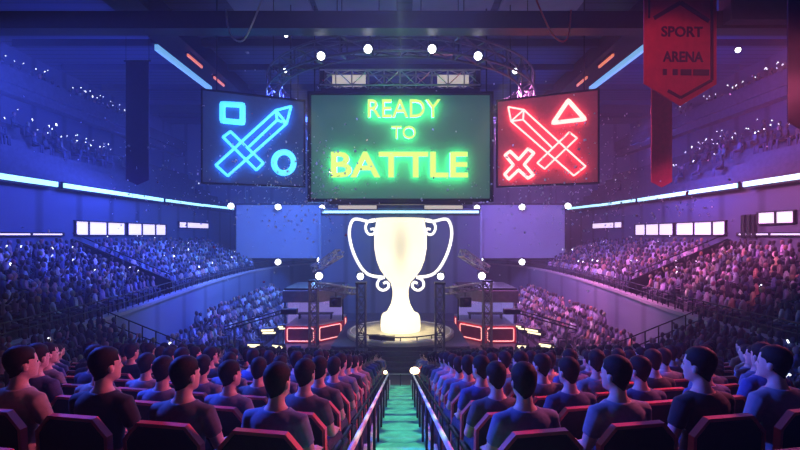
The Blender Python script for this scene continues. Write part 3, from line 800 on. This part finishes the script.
# ------------------------------------------------------------------ seats
def seat_parts():
    """meshes of one arena seat; local frame: occupant faces +Y, floor at z = 0"""
    out = {}
    hw, ch = .272, .11
    poly = [(-hw, .34), (hw, .34), (hw, .99 - ch), (hw - .1, .99), (-hw + .1, .99), (-hw, .99 - ch)]
    lean = lambda u, v, q: (u, q - .175 - (v - .4) * .06, v)
    mb = MB(); mb.prism([(u * .97, v - .012 if v > .5 else v) for u, v in poly], lean, -.03, .03); out['backrest'] = (mb, 'seatb')
    mb = MB()
    edge = [(-hw, .36), (-hw, .99 - ch), (-hw + .1, .99), (hw - .1, .99), (hw, .99 - ch), (hw, .36)]
    wd = .013
    inn = []
    c0 = Vector((0, .6))
    n = len(edge)
    for i, p in enumerate(edge):
        d1 = Vector(edge[max(i, 1)]) - Vector(edge[max(i, 1) - 1]); d2 = Vector(edge[min(i + 1, n - 1)]) - Vector(edge[min(i + 1, n - 1) - 1])
        nn = (Vector((-d1.y, d1.x)).normalized() + Vector((-d2.y, d2.x)).normalized()).normalized()
        inn.append(nn)
    vs = []; fs = []
    for p, nn in zip(edge, inn):
        a = Vector(p) + nn * wd; b = Vector(p) - nn * wd * .9
        vs += [lean(a.x, a.y, -.034), lean(a.x, a.y, .016), lean(b.x, b.y, .016), lean(b.x, b.y, -.034)]
    for i in range(n - 1):
        for j in range(4): fs.append((i * 4 + j, i * 4 + (j + 1) % 4, (i + 1) * 4 + (j + 1) % 4, (i + 1) * 4 + j))
    fs += [(0, 1, 2, 3), tuple((n - 1) * 4 + j for j in (3, 2, 1, 0))]
    mb.add(vs, fs); out['edge_trim'] = (mb, 'trim')
    mb = MB(); mb.prism([(-.25, -.15), (.25, -.15), (.25, .22), (.2, .28), (-.2, .28), (-.25, .22)], lambda u, v, q: (u, v, q), .35, .43); out['seat_cushion'] = (mb, 'seatb')
    mb = MB(); mb.box((0, .02, .175), (.12, .2, .35)); mb.box((0, .02, .012), (.3, .34, .024)); out['pedestal'] = (mb, 'dark')
    for k, x in (('armrest', -.287), ('armrest_', .287)):
        mb = MB(); mb.box((x, .02, .60), (.024, .3, .035)); mb.box((x, -.12, .45), (.02, .04, .3)); out[k] = (mb, 'black')
    return out
SEAT_ME = {}
for k, (mb, m) in seat_parts().items():
    SEAT_ME[k] = mb.mesh(k.strip('_'), M[m])
def seat_near(label):
    t = thing('arena_seat', label, 'seat', (0, 0, 0), 0, 'red edged arena seats')
    for k, me in SEAT_ME.items():
        o = bpy.data.objects.new(k.strip('_'), me); C.objects.link(o); o.parent = t
        if k.startswith(('backrest', 'seat_c')):
            b = o.modifiers.new('edge', 'BEVEL'); b.width = .012; b.segments = 2
    return t
allmb = MB(); names = []
for k, (mb, m) in seat_parts().items():
    if m not in names: names.append(m)
    allmb.add(mb.v, mb.f, names.index(m))
SEAT_FAR = allmb.mesh('arena_seat', [M[m] for m in names])

# ------------------------------------------------------------------ people
def person_raw(yaw, pitch, arm):
    """closed overlapping volumes of a seated figure, facing +Y, feet on z = 0"""
    mb = MB()
    mb.loft([(.47, 0, .03, .13, .10), (.50, 0, .02, .165, .125), (.60, 0, .0, .152, .115), (.72, 0, -.005, .138, .102), (.85, 0, -.01, .163, .108), (.94, 0, -.012, .183, .110),
             (.99, 0, -.012, .182, .10), (1.025, 0, -.01, .145, .085), (1.06, 0, -.005, .085, .064), (1.09, 0, .0, .058, .056), (1.15, 0, .01, .051, .053), (1.21, 0, .02, .05, .055)], 24)
    for s in (-1, 1):
        sh, el, wr = Vector((s * .178, -.012, .98)), Vector((s * (.238 + arm[0]), .03 + arm[1], .745)), Vector((s * (.155 + arm[0] * .5), .27, .635))
        mb.tube([Vector((s * .10, -.012, 1.0)), sh, sh.lerp(el, .35), el, el.lerp(wr, .35), wr], [.05, .060, .052, .042, .042, .027], 12)
        pc = Vector((s * .135, .345, .618))
        mb.tube([wr, wr.lerp(pc, .5), pc, pc + Vector((0, .03, -.008))], [.027, .036, .040, .036], 10)
        for i, L in enumerate((.066, .078, .072, .056)):      # four unequal fingers, bent over the knee
            b = pc + Vector((s * (.030 - .021 * i) * -1, .028, .0)); k = b + Vector((0, L * .5, .0)); e = k + Vector((0, L * .38, -L * .42))
            mb.tube([b - Vector((0, .02, 0)), b, k, e], [.0095, .0095, .009, .007], 8)
        b = pc + Vector((-s * .034, -.012, .0)); mb.tube([b, b + Vector((-s * .026, .028, -.006)), b + Vector((-s * .03, .056, -.014))], [.013, .011, .008], 8)
        hp, kn, an = Vector((s * .085, .02, .53)), Vector((s * .125, .43, .52)), Vector((s * .125, .45, .085))
        mb.tube([hp, hp.lerp(kn, .3), hp.lerp(kn, .75), kn, kn + Vector((0, .03, -.05)), kn.lerp(an, .35), kn.lerp(an, .8), an, an + Vector((0, 0, -.04))], [.07, .074, .062, .058, .058, .054, .038, .036, .034], 14)
        mb.tube([an + Vector((0, -.04, -.045)), an + Vector((0, .04, -.04)), an + Vector((0, .13, -.052)), an + Vector((0, .17, -.06))], [.036, .042, .034, .02], 10)
    hd = MB()
    hd.loft([(1.112, 0, .072, .025, .028), (1.125, 0, .062, .045, .055), (1.155, 0, .046, .060, .076), (1.19, 0, .036, .069, .088), (1.225, 0, .028, .074, .096), (1.265, 0, .02, .077, .099),
             (1.30, 0, .014, .074, .094), (1.332, 0, .01, .060, .077), (1.354, 0, .008, .036, .048), (1.364, 0, .008, .010, .014)], 24)
    hd.loft([(1.185, 0, .128, .014, .010), (1.197, 0, .132, .015, .016), (1.215, 0, .126, .009, .014), (1.245, 0, .116, .006, .008)], 10)     # nose
    hd.ball((0, .112, 1.166), .02, 10, sc=(1.2, .7, .5))                                                                                   # lips
    hd.ball((0, .108, 1.13), .024, 10, sc=(1, .6, .8))                                                                                     # chin
    hd.ball((0, .108, 1.252), .03, 10, sc=(1.7, .4, .35))                                                                                  # brow
    for s in (-1, 1):
        hd.ball((s * .079, .018, 1.215), .03, 10, sc=(.32, .62, 1.0))                                                                      # ears
    rot = Euler((pitch, 0, yaw)).to_matrix(); piv = Vector((0, .012, 1.12))
    mb.add([piv + rot @ (v - piv) for v in hd.v], hd.f)
    return mb, rot, piv

def remeshed(mb, vox, smooth_it, ratio=None):
    o = mb.build('tmp', M['skin'])
    r = o.modifiers.new('r', 'REMESH'); r.mode = 'VOXEL'; r.voxel_size = vox; r.adaptivity = 0
    q = o.modifiers.new('s', 'SMOOTH'); q.factor = .5; q.iterations = smooth_it
    if ratio: d = o.modifiers.new('d', 'DECIMATE'); d.ratio = ratio
    me = bpy.data.meshes.new_from_object(o.evaluated_get(bpy.context.evaluated_depsgraph_get()))
    bpy.data.objects.remove(o)
    return me

def seg_td(p, a, b):
    ab = b - a; t = (p - a).dot(ab) / ab.length_squared; tc = min(1, max(0, t))
    return t, (p - (a + ab * tc)).length

def classify(me, rot, piv, arm, long_hair):
    """0 skin 1 hair 2 shirt 3 trousers 4 shoe 5 eye 6 lip for every face"""
    inv = rot.transposed(); out = []
    for f in me.polygons:
        p = f.center; c = 0
        if p.z > 1.09 and p.y < .2 and abs(p.x) < .14:
            h = piv + inv @ (p - piv)
            front = h.y - .02
            q = .004 * math.sin(h.x * 90) + .003 * math.sin(h.y * 130)
            hairline = h.z > 1.305 + q or (h.z > 1.268 + q and front < .060) or (h.z > (1.118 if long_hair else 1.140) + q + max(0, front + .06) * 1.15 and front < -.012) or (h.z > 1.235 + q and front < .02)
            ear = abs(h.x) > .076 and abs(h.z - 1.215) < .033 and -.01 < h.y < .045
            if hairline and not ear and h.z > 1.12: c = 1
            elif h.y > .09 and abs(h.z - 1.232) < .008 and .018 < abs(h.x) < .046: c = 5
            elif h.y > .11 and abs(h.z - 1.166) < .009 and abs(h.x) < .024: c = 6
        else:
            s = 1 if p.x > 0 else -1
            sh, el, wr = Vector((s * .178, -.012, .98)), Vector((s * (.238 + arm[0]), .03 + arm[1], .745)), Vector((s * (.155 + arm[0] * .5), .27, .635))
            t1, d1 = seg_td(p, sh, el); t2, d2 = seg_td(p, el, wr)
            hand = (p - Vector((s * .135, .37, .615))).length < .105 and p.z > .592
            if hand or (d2 < .056 and t2 > -.1 and p.z > .58 and d2 <= d1 + .004) : c = 0
            elif d1 < .068 and t1 > .12 and abs(p.x) > .15: c = 2 if t1 < .64 else 0
            elif p.z < .075: c = 4
            elif p.z < .50 or p.y > .135: c = 3
            elif p.z < 1.062 - max(0, p.y) * .2: c = 2
        out.append(c)
    return out

def shell(me, cls, which, off, name, m):
    """clothing: the faces of one class, pushed out along the normals and closed with a hem"""
    bm = bmesh.new(); bm.from_mesh(me); bm.normal_update()
    bm.faces.ensure_lookup_table()
    bmesh.ops.delete(bm, geom=[f for f in bm.faces if cls[f.index] != which], context='FACES')
    bm.normal_update()
    nv = {v: v.normal.copy() for v in bm.verts}
    rim = {v for v in bm.verts if any(e.is_boundary for e in v.link_edges)}
    rim2 = {e.other_vert(v) for v in rim for e in v.link_edges} - rim
    lo = {}
    for v in bm.verts:
        lo[v] = off * (.45 if v in rim else .8 if v in rim2 else 1); v.co += nv[v] * lo[v]
    for _ in range(2):      # even out the cut edge
        new = {}
        for v in rim:
            nb = [e.other_vert(v) for e in v.link_edges if e.is_boundary]
            if len(nb) == 2: new[v] = v.co * .4 + (nb[0].co + nb[1].co) * .3
        for v, c in new.items(): v.co = c
    ed = [e for e in bm.edges if e.is_boundary]
    g = bmesh.ops.extrude_edge_only(bm, edges=ed)['geom']
    ev = [x for x in g if isinstance(x, bmesh.types.BMVert)]
    for v in ev:
        n = Vector((0, 0, 0))
        for e in v.link_edges:
            o = e.other_vert(v)
            if o in nv: n = nv[o]; break
        v.co -= n * (off * .45 + .004)
    for f in bm.faces: f.smooth = True; f.material_index = 0
    out = bpy.data.meshes.new(name); bm.to_mesh(out); bm.free()
    out.materials.clear(); out.materials.append(M[m])
    return out

NEAR, FAR = [], []
for i, (yaw, pitch, arm, lh) in enumerate(((-.10, .02, (0, 0), False), (.14, -.04, (.02, -.02), False), (-.34, .03, (.0, .02), False), (.36, .0, (-.01, 0), False), (0.0, -.10, (.03, .0), True))):
    mb, rot, piv = person_raw(yaw, pitch, arm)
    me = remeshed(mb, .0085, 3)
    cls = classify(me, rot, piv, arm, lh)
    hair = shell(me, cls, 1, .011, 'hair', 'hair'); shirt = shell(me, cls, 2, .010, 'shirt', 'shirt'); tr = shell(me, cls, 3, .007, 'trousers', 'denim')
    body = me; body.name = 'person'
    body.materials.clear()
    for m in ('skin', 'eye', 'lip', 'shoe'): body.materials.append(M[m])
    body.polygons.foreach_set('material_index', [{5: 1, 6: 2, 4: 3}.get(c, 0) for c in cls])
    body.polygons.foreach_set('use_smooth', [True] * len(body.polygons))
    NEAR.append((body, hair, shirt, tr))
    fm = remeshed(mb, .014, 2, .34)
    cls = classify(fm, rot, piv, arm, lh)
    fm.name = 'person_far'; fm.materials.clear()
    for m in ('skin', 'hair', 'shirt', 'denim', 'shoe', 'eye', 'lip'): fm.materials.append(M[m])
    bm = bmesh.new(); bm.from_mesh(fm); bm.normal_update()
    push = {}
    for f in bm.faces:
        f.material_index = cls[f.index]; f.smooth = True
        for v in f.verts: push[v] = max(push.get(v, 0), {1: .011, 2: .008, 3: .005}.get(cls[f.index], 0))
    for v, d in push.items(): v.co += v.normal * d
    bm.to_mesh(fm); bm.free()
    FAR.append(fm)

SHIRTS = [('dark navy', (.045, .055, .13)), ('slate blue', (.13, .16, .27)), ('black', (.012, .012, .015)), ('dark grey', (.09, .09, .11)), ('slate grey', (.19, .20, .25)), ('tan', (.34, .26, .22)), ('blue', (.07, .10, .30)), ('pale grey', (.36, .36, .40))]
WT = [4, 6, 3, 4, 4, 1, 4, 1]
FIX = {(0, -1, 0): 1, (0, -1, 1): 3, (0, -1, 2): 2, (0, -1, 3): 5, (0, 1, 0): 1, (0, 1, 1): 4, (0, 1, 2): 2, (0, 1, 3): 4,
       (1, -1, 0): 3, (1, -1, 1): 1, (1, -1, 3): 5, (1, -1, 4): 0, (1, 1, 0): 3, (1, 1, 1): 0, (1, 1, 2): 0, (1, 1, 3): 6, (1, 1, 4): 6}
N_PEOPLE = 0
for s, w, ax in ((-1, 'left', 1.93), (1, 'right', 1.72)):
    o = seat_near('empty black seat with red edge, nearest row, cut by the bottom %s of the view' % w)
    o.location = (s * ax, row_y(-1) + vee(ax) - .1, row_z(-1) + .04); o.rotation_euler.z = s * math.atan(.17)
for k in range(NROW):
    y0 = row_y(k)
    amax = min(6.7, .93 * y0 + .1) if y0 < 9.5 else 5.7
    for s, w in ((-1, 'left'), (1, 'right')):
        j = 0
        while AX0 + .68 * j <= amax:
            ax = AX0 + .68 * j
            empty = k == -1 or (R.random() < .03 and k > 2)
            pos = Vector((s * ax, y0 + vee(ax) - (.1 if k == -1 else 0), row_z(k)))
            rz = s * math.atan(.17)
            where = 'row %s from camera, %s%s %s of aisle' % (ONES[k + 1], ORD[j + 1], '%s', w)
            seen = not (k > 9 and j > 2)
            if seen and not (k == -1 and j == 0):
                lb = ('empty ' if empty else '') + 'black seat with red trim, ' + where % ''
                if k < 6: o = seat_near(lb); o.location = pos; o.rotation_euler.z = rz
                else:
                    o = bpy.data.objects.new('arena_seat', SEAT_FAR); C.objects.link(o); o.location = pos; o.rotation_euler.z = rz
                    tag(o, lb, 'seat', 'red edged arena seats')
            if not empty:
                ci = FIX.get((k, s, j))
                if ci is None: ci = R.choices(range(8), WT)[0]
                cn, col = SHIRTS[ci]
                u = R.random()
                v = 4 if u < .1 else ((0 if R.random() < .5 else 1) if u < .6 else ((2 if s < 0 else 3) if R.random() < .8 else (3 if s < 0 else 2)))
                if k == 0: v = {0: 0, 1: (2 if s < 0 else 3), 2: (2 if s < 0 else 3), 3: (2 if s < 0 else 3)}.get(j, 0)
                lb = 'person in %s shirt, %s' % (cn, where % ' seat')
                sc = R.uniform(.965, 1.03)
                if k == 0: sc = (1.0, 1.01, 1.035, 1.02, 1.0)[min(j, 4)]
                jit = Vector((R.uniform(-.02, .02), R.uniform(-.0, .015), 0))
                turn = rz + R.uniform(-.08, .08)
                if k <= 6:
                    b = NEAR[v]
                    o = bpy.data.objects.new('person', b[0]); C.objects.link(o)
                    for nm, me in zip(('hair', 'shirt', 'trousers'), b[1:]):
                        c = bpy.data.objects.new(nm, me); C.objects.link(c); c.parent = o
                        if nm == 'shirt': c.color = (*col, 1)
                else:
                    o = bpy.data.objects.new('person', FAR[v]); C.objects.link(o); o.color = (*col, 1)
                o.location = pos + jit; o.rotation_euler.z = turn; o.scale = (sc, sc, sc)
                tag(o, lb, 'person', 'spectators in the rows by the aisle'); N_PEOPLE += 1
            j += 1

# ------------------------------------------------------------------ the distant crowd: one object of small seated figures
def crowd_figure(raise_arm):
    mb = MB()
    mb.loft([(.42, 0, .02, .17, .13), (.62, 0, 0, .15, .11), (.88, 0, 0, .2, .11), (1.0, 0, 0, .19, .09), (1.06, 0, 0, .06, .055), (1.12, 0, .01, .05, .05)], 8, 0)
    mb.loft([(1.1, 0, .04, .03, .04), (1.15, 0, .03, .065, .08), (1.25, 0, .02, .082, .10), (1.33, 0, .01, .06, .075), (1.365, 0, .01, .015, .02)], 8, 1)
    for s in (-1, 1):
        if raise_arm and s > 0: mb.tube([(s * .2, 0, .96), (s * .27, .12, 1.12), (s * .22, .2, 1.36)], [.05, .042, .04], 5, mi=1)
        else: mb.tube([(s * .2, 0, .96), (s * .24, .04, .72), (s * .15, .26, .6)], [.055, .045, .035], 5, mi=0)
        mb.tube([(s * .09, .0, .5), (s * .11, .42, .5), (s * .11, .44, 0)], [.08, .065, .045], 5, mi=2)
    return mb
FIG = [crowd_figure(False), crowd_figure(True)]
CV, CF, CC = [], [], []
PHONES = []
CLOTH = [(.30, .32, .44), (.14, .16, .24), (.06, .07, .12), (.50, .50, .56), (.03, .03, .05), (.22, .18, .20), (.09, .09, .15), (.20, .22, .34), (.55, .52, .52), (.40, .24, .20), (.04, .05, .10), (.07, .07, .12)]
def figure(x, y, z, face, sc=1.0, dark=False, phone=.045):
    up = R.random() < .16
    fg = FIG[1 if up else 0]
    sc *= R.uniform(.92, 1.06); r = Matrix.Rotation(face + R.uniform(-.25, .25), 3, 'Z') * sc
    b = len(CV); p0 = Vector((x + R.uniform(-.07, .07), y + R.uniform(-.07, .07), z))
    CV.extend(p0 + r @ v for v in fg.v)
    cl = R.choice(CLOTH); dk = .22 if z > 9 else .5 if dark else 1  # cloth darkened in the dim stands, shade put into its colour
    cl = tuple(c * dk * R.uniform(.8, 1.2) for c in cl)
    sk = tuple(c * R.uniform(.3, .7) for c in (.55, .38, .32)) if R.random() < .3 else (.05, .04, .045)
    cols = (cl, sk, (.05, .05, .08))
    for f, m in zip(fg.f, fg.m): CF.append(tuple(b + i for i in f)); CC.append((cols[m], len(f)))
    if R.random() < phone:
        PHONES.append((p0 + r @ Vector((.22, .30, 1.43)), face))
KEEP = [(o.location.x, o.location.y, .75) for o in bpy.data.objects if o.parent is None and o.name.startswith('light_batten')]
def clear_of(x, y): return all((x - a) ** 2 + (y - b) ** 2 > r * r for a, b, r in KEEP)
def rim_x(y): return min(abs(a) for a, b in SM if abs(b - y) < 1.2)
def to_stage(x, y): return math.atan2(-(0 - x), 26 - y)
BALF = [q for q in SM if 8 < q[1] < 36.6]
for s in (-1, 1):
    for i in range(1, ROWS_B):
        for x, y in resample(offset(BALF, .72 + BP * i), .37):
            px = CX + (-s * x) / y * F
            if not -25 < px < 825 or 21.4 < y < 22.9: continue
            if R.random() < .05: continue
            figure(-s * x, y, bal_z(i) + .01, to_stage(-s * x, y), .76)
for s, x, z in LOW:
    y = 18.6
    while y < 36.4:
        if R.random() > .06 and not (abs(x) < 9.2 and 21.2 < y < 22.9) and clear_of(s * x, y) and x < rim_x(y) - .28: figure(s * x, y, z + .01, to_stage(s * x, y), .85, phone=.004)
        y += .40
for s in (-1, 1):
    for i in range(6):
        y = 6.9
        while y < 13.9:
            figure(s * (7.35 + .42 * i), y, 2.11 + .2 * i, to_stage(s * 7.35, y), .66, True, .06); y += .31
    for i, y0, y1, pr in ((1, 24, 42, .12), (3, 20, 34, .5), (4, 20, 31, .55), (5, 20, 30, .2)):
        y = y0
        while y < y1:
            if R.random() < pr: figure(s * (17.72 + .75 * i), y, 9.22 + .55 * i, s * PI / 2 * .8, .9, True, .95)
            y += .40
    for i in range(2):
        y = 20
        while y < 38:
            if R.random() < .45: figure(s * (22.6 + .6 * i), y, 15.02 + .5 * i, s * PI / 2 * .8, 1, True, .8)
            y += .5
me = bpy.data.meshes.new('crowd'); me.from_pydata([tuple(v) for v in CV], [], CF)
ca = me.color_attributes.new('cloth', 'FLOAT_COLOR', 'CORNER')
buf = []
for c, n in CC: buf.extend((*c, 1) * n)
ca.data.foreach_set('color', buf)
me.materials.append(M['crowd']); me.polygons.foreach_set('use_smooth', [True] * len(me.polygons))
o = bpy.data.objects.new('crowd', me); C.objects.link(o)
tag(o, 'distant seated crowd filling the balconies and side stands around the hall', 'crowd', kind='stuff')

# phones held up in the crowd
mb = MB(); mb.box((0, 0, 0), (.09, .16, .012)); mb.box((0, 0, .008), (.078, .14, .006), mi=1); mb.ball((.02, .05, -.012), .03, 8, mi=1); PHONE = mb.mesh('phone', [M['black'], M['e_phone']])
R.shuffle(PHONES)
PHONES.sort(key=lambda q: q[0].y > 38)
for p, face in PHONES[:290]:
    o = bpy.data.objects.new('phone', PHONE); C.objects.link(o); o.location = p
    o.rotation_euler = (R.uniform(1.0, 1.7), 0, face + (0 if R.random() < .6 else PI) + R.uniform(-.6, .6)); f = R.uniform(.5, .85) * (1.25 if p.z > 9 else 1); o.scale = (f, f, f)
    tag(o, 'lit phone held up by a spectator in the distant crowd', 'phone', 'lit phones in the crowd')

# confetti in the air: the larger pieces one by one, the fine glitter as one object
def chip(mb, p, w, h, rot):
    vs = []; n = 4
    for t in (-.0008, .0008):
        for i in range(n + 1):
            a = (i / n - .5) * 1.6
            for q in (-.5, .5): vs.append(p + rot @ Vector((math.sin(a) * h * .6, q * w, (1 - math.cos(a)) * h * .6 + t)))
    fs = []
    m = 2 * (n + 1)
    for i in range(n):
        a = 2 * i; fs += [(a, a + 2, a + 3, a + 1), (m + a, m + a + 1, m + a + 3, m + a + 2), (a, m + a, m + a + 2, a + 2), (a + 1, a + 3, m + a + 3, m + a + 1)]
    fs += [(0, 1, m + 1, m), (m - 2, 2 * m - 2, 2 * m - 1, m - 1)]
    mb.add(vs, fs)
def rnd_rot(): return Euler((R.uniform(0, 6.3), R.uniform(0, 6.3), R.uniform(0, 6.3))).to_matrix()
mb = MB(); chip(mb, Vector((0, 0, 0)), .06, .10, Matrix.Identity(3)); CHIP = mb.mesh('confetti', M['confetti'], True); CHIPR = CHIP.copy(); CHIPR.materials.clear(); CHIPR.materials.append(M['confred'])
FIXC = [(343, 285, 20, 0), (383, 285, 17, 0), (418, 285, 17, 0), (247, 52, 12, 0), (264, 282, 16, 1), (214, 247, 14, 1), (228, 280, 16, 0), (588, 291, 16, 0), (191, 173, 11, 0), (433, 130, 14, 0), (345, 124, 14, 0), (687, 193, 12, 1), (346, 235, 18, 1), (500, 235, 18, 0)]
for i in range(150):
    if i < len(FIXC): px, py, Y, red = FIXC[i]
    else:
        px = R.gauss(400, 190) if R.random() < .55 else R.uniform(20, 780); py = R.uniform(70, 290); Y = R.uniform(11, 21); red = R.random() < .06
        if not 5 < px < 795: px = R.uniform(120, 680)
        if 355 < px < 445 and 215 < py: py = R.uniform(80, 200)
    o = bpy.data.objects.new('confetti', CHIPR if red else CHIP); C.objects.link(o); o.location = at(px, py, Y); o.rotation_euler = rnd_rot().to_euler()
    f = R.uniform(.5, 1.1) * (1.3 if i < len(FIXC) else .8); o.scale = (f, f, f)
    tag(o, 'small red piece of confetti falling in the air' if red else 'small silver piece of confetti falling in the air', 'confetti', 'red confetti in the air' if red else 'silver confetti in the air')
mb = MB()
for i in range(1100):
    c = R.random()
    if c < .35: px, py = R.gauss(310, 30), R.gauss(190, 28)
    elif c < .6: px, py = R.gauss(555, 60), R.gauss(195, 25)
    elif c < .8: px, py = R.uniform(110, 330), R.uniform(140, 230)
    else: px, py = R.uniform(560, 720), R.uniform(110, 230)
    Y = R.uniform(12, 19.4); p = at(px, py, Y)
    if abs(p.x) > 16.3 or (643 < px < 722 and py < 195) or 355 < px < 445 and py > 212: continue
    f = R.uniform(.7, 2.1); chip(mb, p, .030 * f, .046 * f, rnd_rot())
tag(mb.build('glitter', M['confetti'], None, True), 'fine silver glitter drifting in the air over the hall', 'glitter', kind='stuff')

# ------------------------------------------------------------------ light
def area(loc, aim, size, col, e, sy=None):
    l = bpy.data.lights.new('area_wash', 'AREA'); l.energy = e; l.color = col; l.size = size; l.shape = 'RECTANGLE' if sy else 'SQUARE'
    if sy: l.size_y = sy
    o = bpy.data.objects.new('area_wash', l); C.objects.link(o); o.location = loc
    o.rotation_euler = (Vector(aim) - Vector(loc)).to_track_quat('-Z', 'Y').to_euler(); return o
def spot(loc, aim, ang, col, e, r=.25, blend=.5):
    l = bpy.data.lights.new('spot_beam', 'SPOT'); l.energy = e; l.color = col; l.spot_size = math.radians(ang); l.spot_blend = blend; l.shadow_soft_size = r
    o = bpy.data.objects.new('spot_beam', l); C.objects.link(o); o.location = loc
    o.rotation_euler = (Vector(aim) - Vector(loc)).to_track_quat('-Z', 'Y').to_euler(); return o
BLUE, VIO, MAG, RED = (.07, .16, 1), (.25, .16, 1), (.95, .12, .55), (1, .10, .12)
HAZE, EXPO = .0045, 0.0
for s in (-1, 1):
    L = s < 0
    c1 = (.06, .17, .9) if L else (.32, .16, .85)
    c2 = (.06, .10, 1) if L else (.75, .18, .52)
    area((s * 6, 24.5, 13.4), (s * 14, 18, 4), 2.5, c2, 2700 if L else 2700).data.spread = math.radians(115)         # washes on the balcony crowd
    area((s * 5, 27, 13.2), (s * 12, 33, 3), 2.5, c1, 2300 if L else 1500).data.spread = math.radians(120)
    spot((s * 10.5, 10, 12.5), (s * 14, 20, 3.8), 52, (.07, .09, 1) if L else (.80, .15, .55), 3000 if L else 3000)  # unseen spot added to brighten the near balcony
    spot((s * 4.6, 25, 13.3), (s * 9.5, 29, 1), 60, (.20, .34, 1) if L else (1, .24, .48), 6500 if L else 8000)
    area((s * 14.2, 25, 11.2), (s * 22, 26, 13.2), 3, (.05, .09, .9) if L else (.06, .09, .9), 1500)  # unseen light added to tint the upper stands blue
    area((s * 9, 30, 12), (s * 8, 37, 18), 4, (.05, .14, .8) if L else (.09, .12, .8), 420)  # unseen light added to colour the ceiling
    # the floodlights on the blank screens, turned to the rows
    for x, z in ((7.2, 8.7), (10.4, 8.7), (13.6, 8.7), (7, 4.1), (10.4, 4.1), (13.4, 4.1)):
        spot((s * x, 36.9, z), (s * x * .2, 4, 5), 55, (.14, .36, .85) if L else (.36, .26, .85), 800, .3)
    # light on the blank screens themselves
    spot((s * 6, 27, 12), (s * 10.4, 38, 6), 45, (.14, .34, .75) if L else (.34, .27, .75), 1000)
    spot((s * .5, 16.6, 12.8), (s * 5.2, 26, .6), 16, (1, .22, .18), 3200)  # unseen red spot added to brighten the booth base
    spot((s * 4.5, 18, 13), (s * .3, 23.5, 1.2), 20, (1, .84, .45), 8500)
area((0, 32.5, 8.4), (0, 36, 5), 4, (.16, .50, .62), 160)  # unseen teal light added for the stage wall
# cross washes on the rows by the aisle
spot((8.4, 7.6, 9.6), (-2.2, 5, 4.9), 50, (1, .15, .30), 4600)
spot((-8.4, 7.6, 9.6), (2.2, 5, 4.9), 50, (.05, .10, 1), 11000)
area((0, 14, 13.3), (0, 6, 4), 5, (.14, .14, 1), 600)  # unseen overhead fill added over the rows
spot((0, 1.5, 15.5), (0, 17, 9.0), 56, (.85, .93, 1), 1400, .5)  # unseen front fill added to brighten the confetti
# unseen spots added to brighten the aisle floor and the red banner
for i in range(18):
    y = .8 + i * 1.0; d = 12.6 - aisle_z(y) - .8
    spot((0, y, 12.6), (0, y, 0), math.degrees(2 * math.atan(.46 / d)), (.58, 1, .68), 2600, .05, .35)
spot((3.2, 6, 12.5), (6.4, 10, 10), 30, (1, .22, .25), 480)

w = bpy.data.worlds.new('haze'); SC.world = w; w.use_nodes = True
nt = w.node_tree; bg = nt.nodes['Background']; bg.inputs['Color'].default_value = (.03, .05, .2, 1); bg.inputs['Strength'].default_value = .0
vs = nt.nodes.new('ShaderNodeVolumeScatter'); vs.inputs['Density'].default_value = HAZE; vs.inputs['Anisotropy'].default_value = .25; vs.inputs['Color'].default_value = (.9, .92, 1, 1)
nt.links.new(vs.outputs[0], nt.nodes['World Output'].inputs['Volume'])

cd = bpy.data.cameras.new('camera'); co = bpy.data.objects.new('camera', cd); C.objects.link(co)
cd.sensor_width = 36; cd.lens = 36 * F / 800; co.location = (0, 0, CZ); co.rotation_euler = (PI / 2, 0, 0)
cd.shift_x = -(CX - 400) / 800; cd.shift_y = (CY - 225) / 800; cd.clip_end = 200
SC.camera = co
SC.view_settings.view_transform = 'Standard'; SC.view_settings.look = 'None'; SC.view_settings.exposure = EXPO; SC.view_settings.gamma = 1; SC.view_settings.use_curve_mapping = False
SC.cycles.use_denoising = True
SC.cycles.max_bounces = 6; SC.cycles.diffuse_bounces = 2; SC.cycles.glossy_bounces = 2; SC.cycles.volume_bounces = 0; SC.cycles.transparent_max_bounces = 8
SC.cycles.sample_clamp_indirect = 4; SC.cycles.sample_clamp_direct = 0
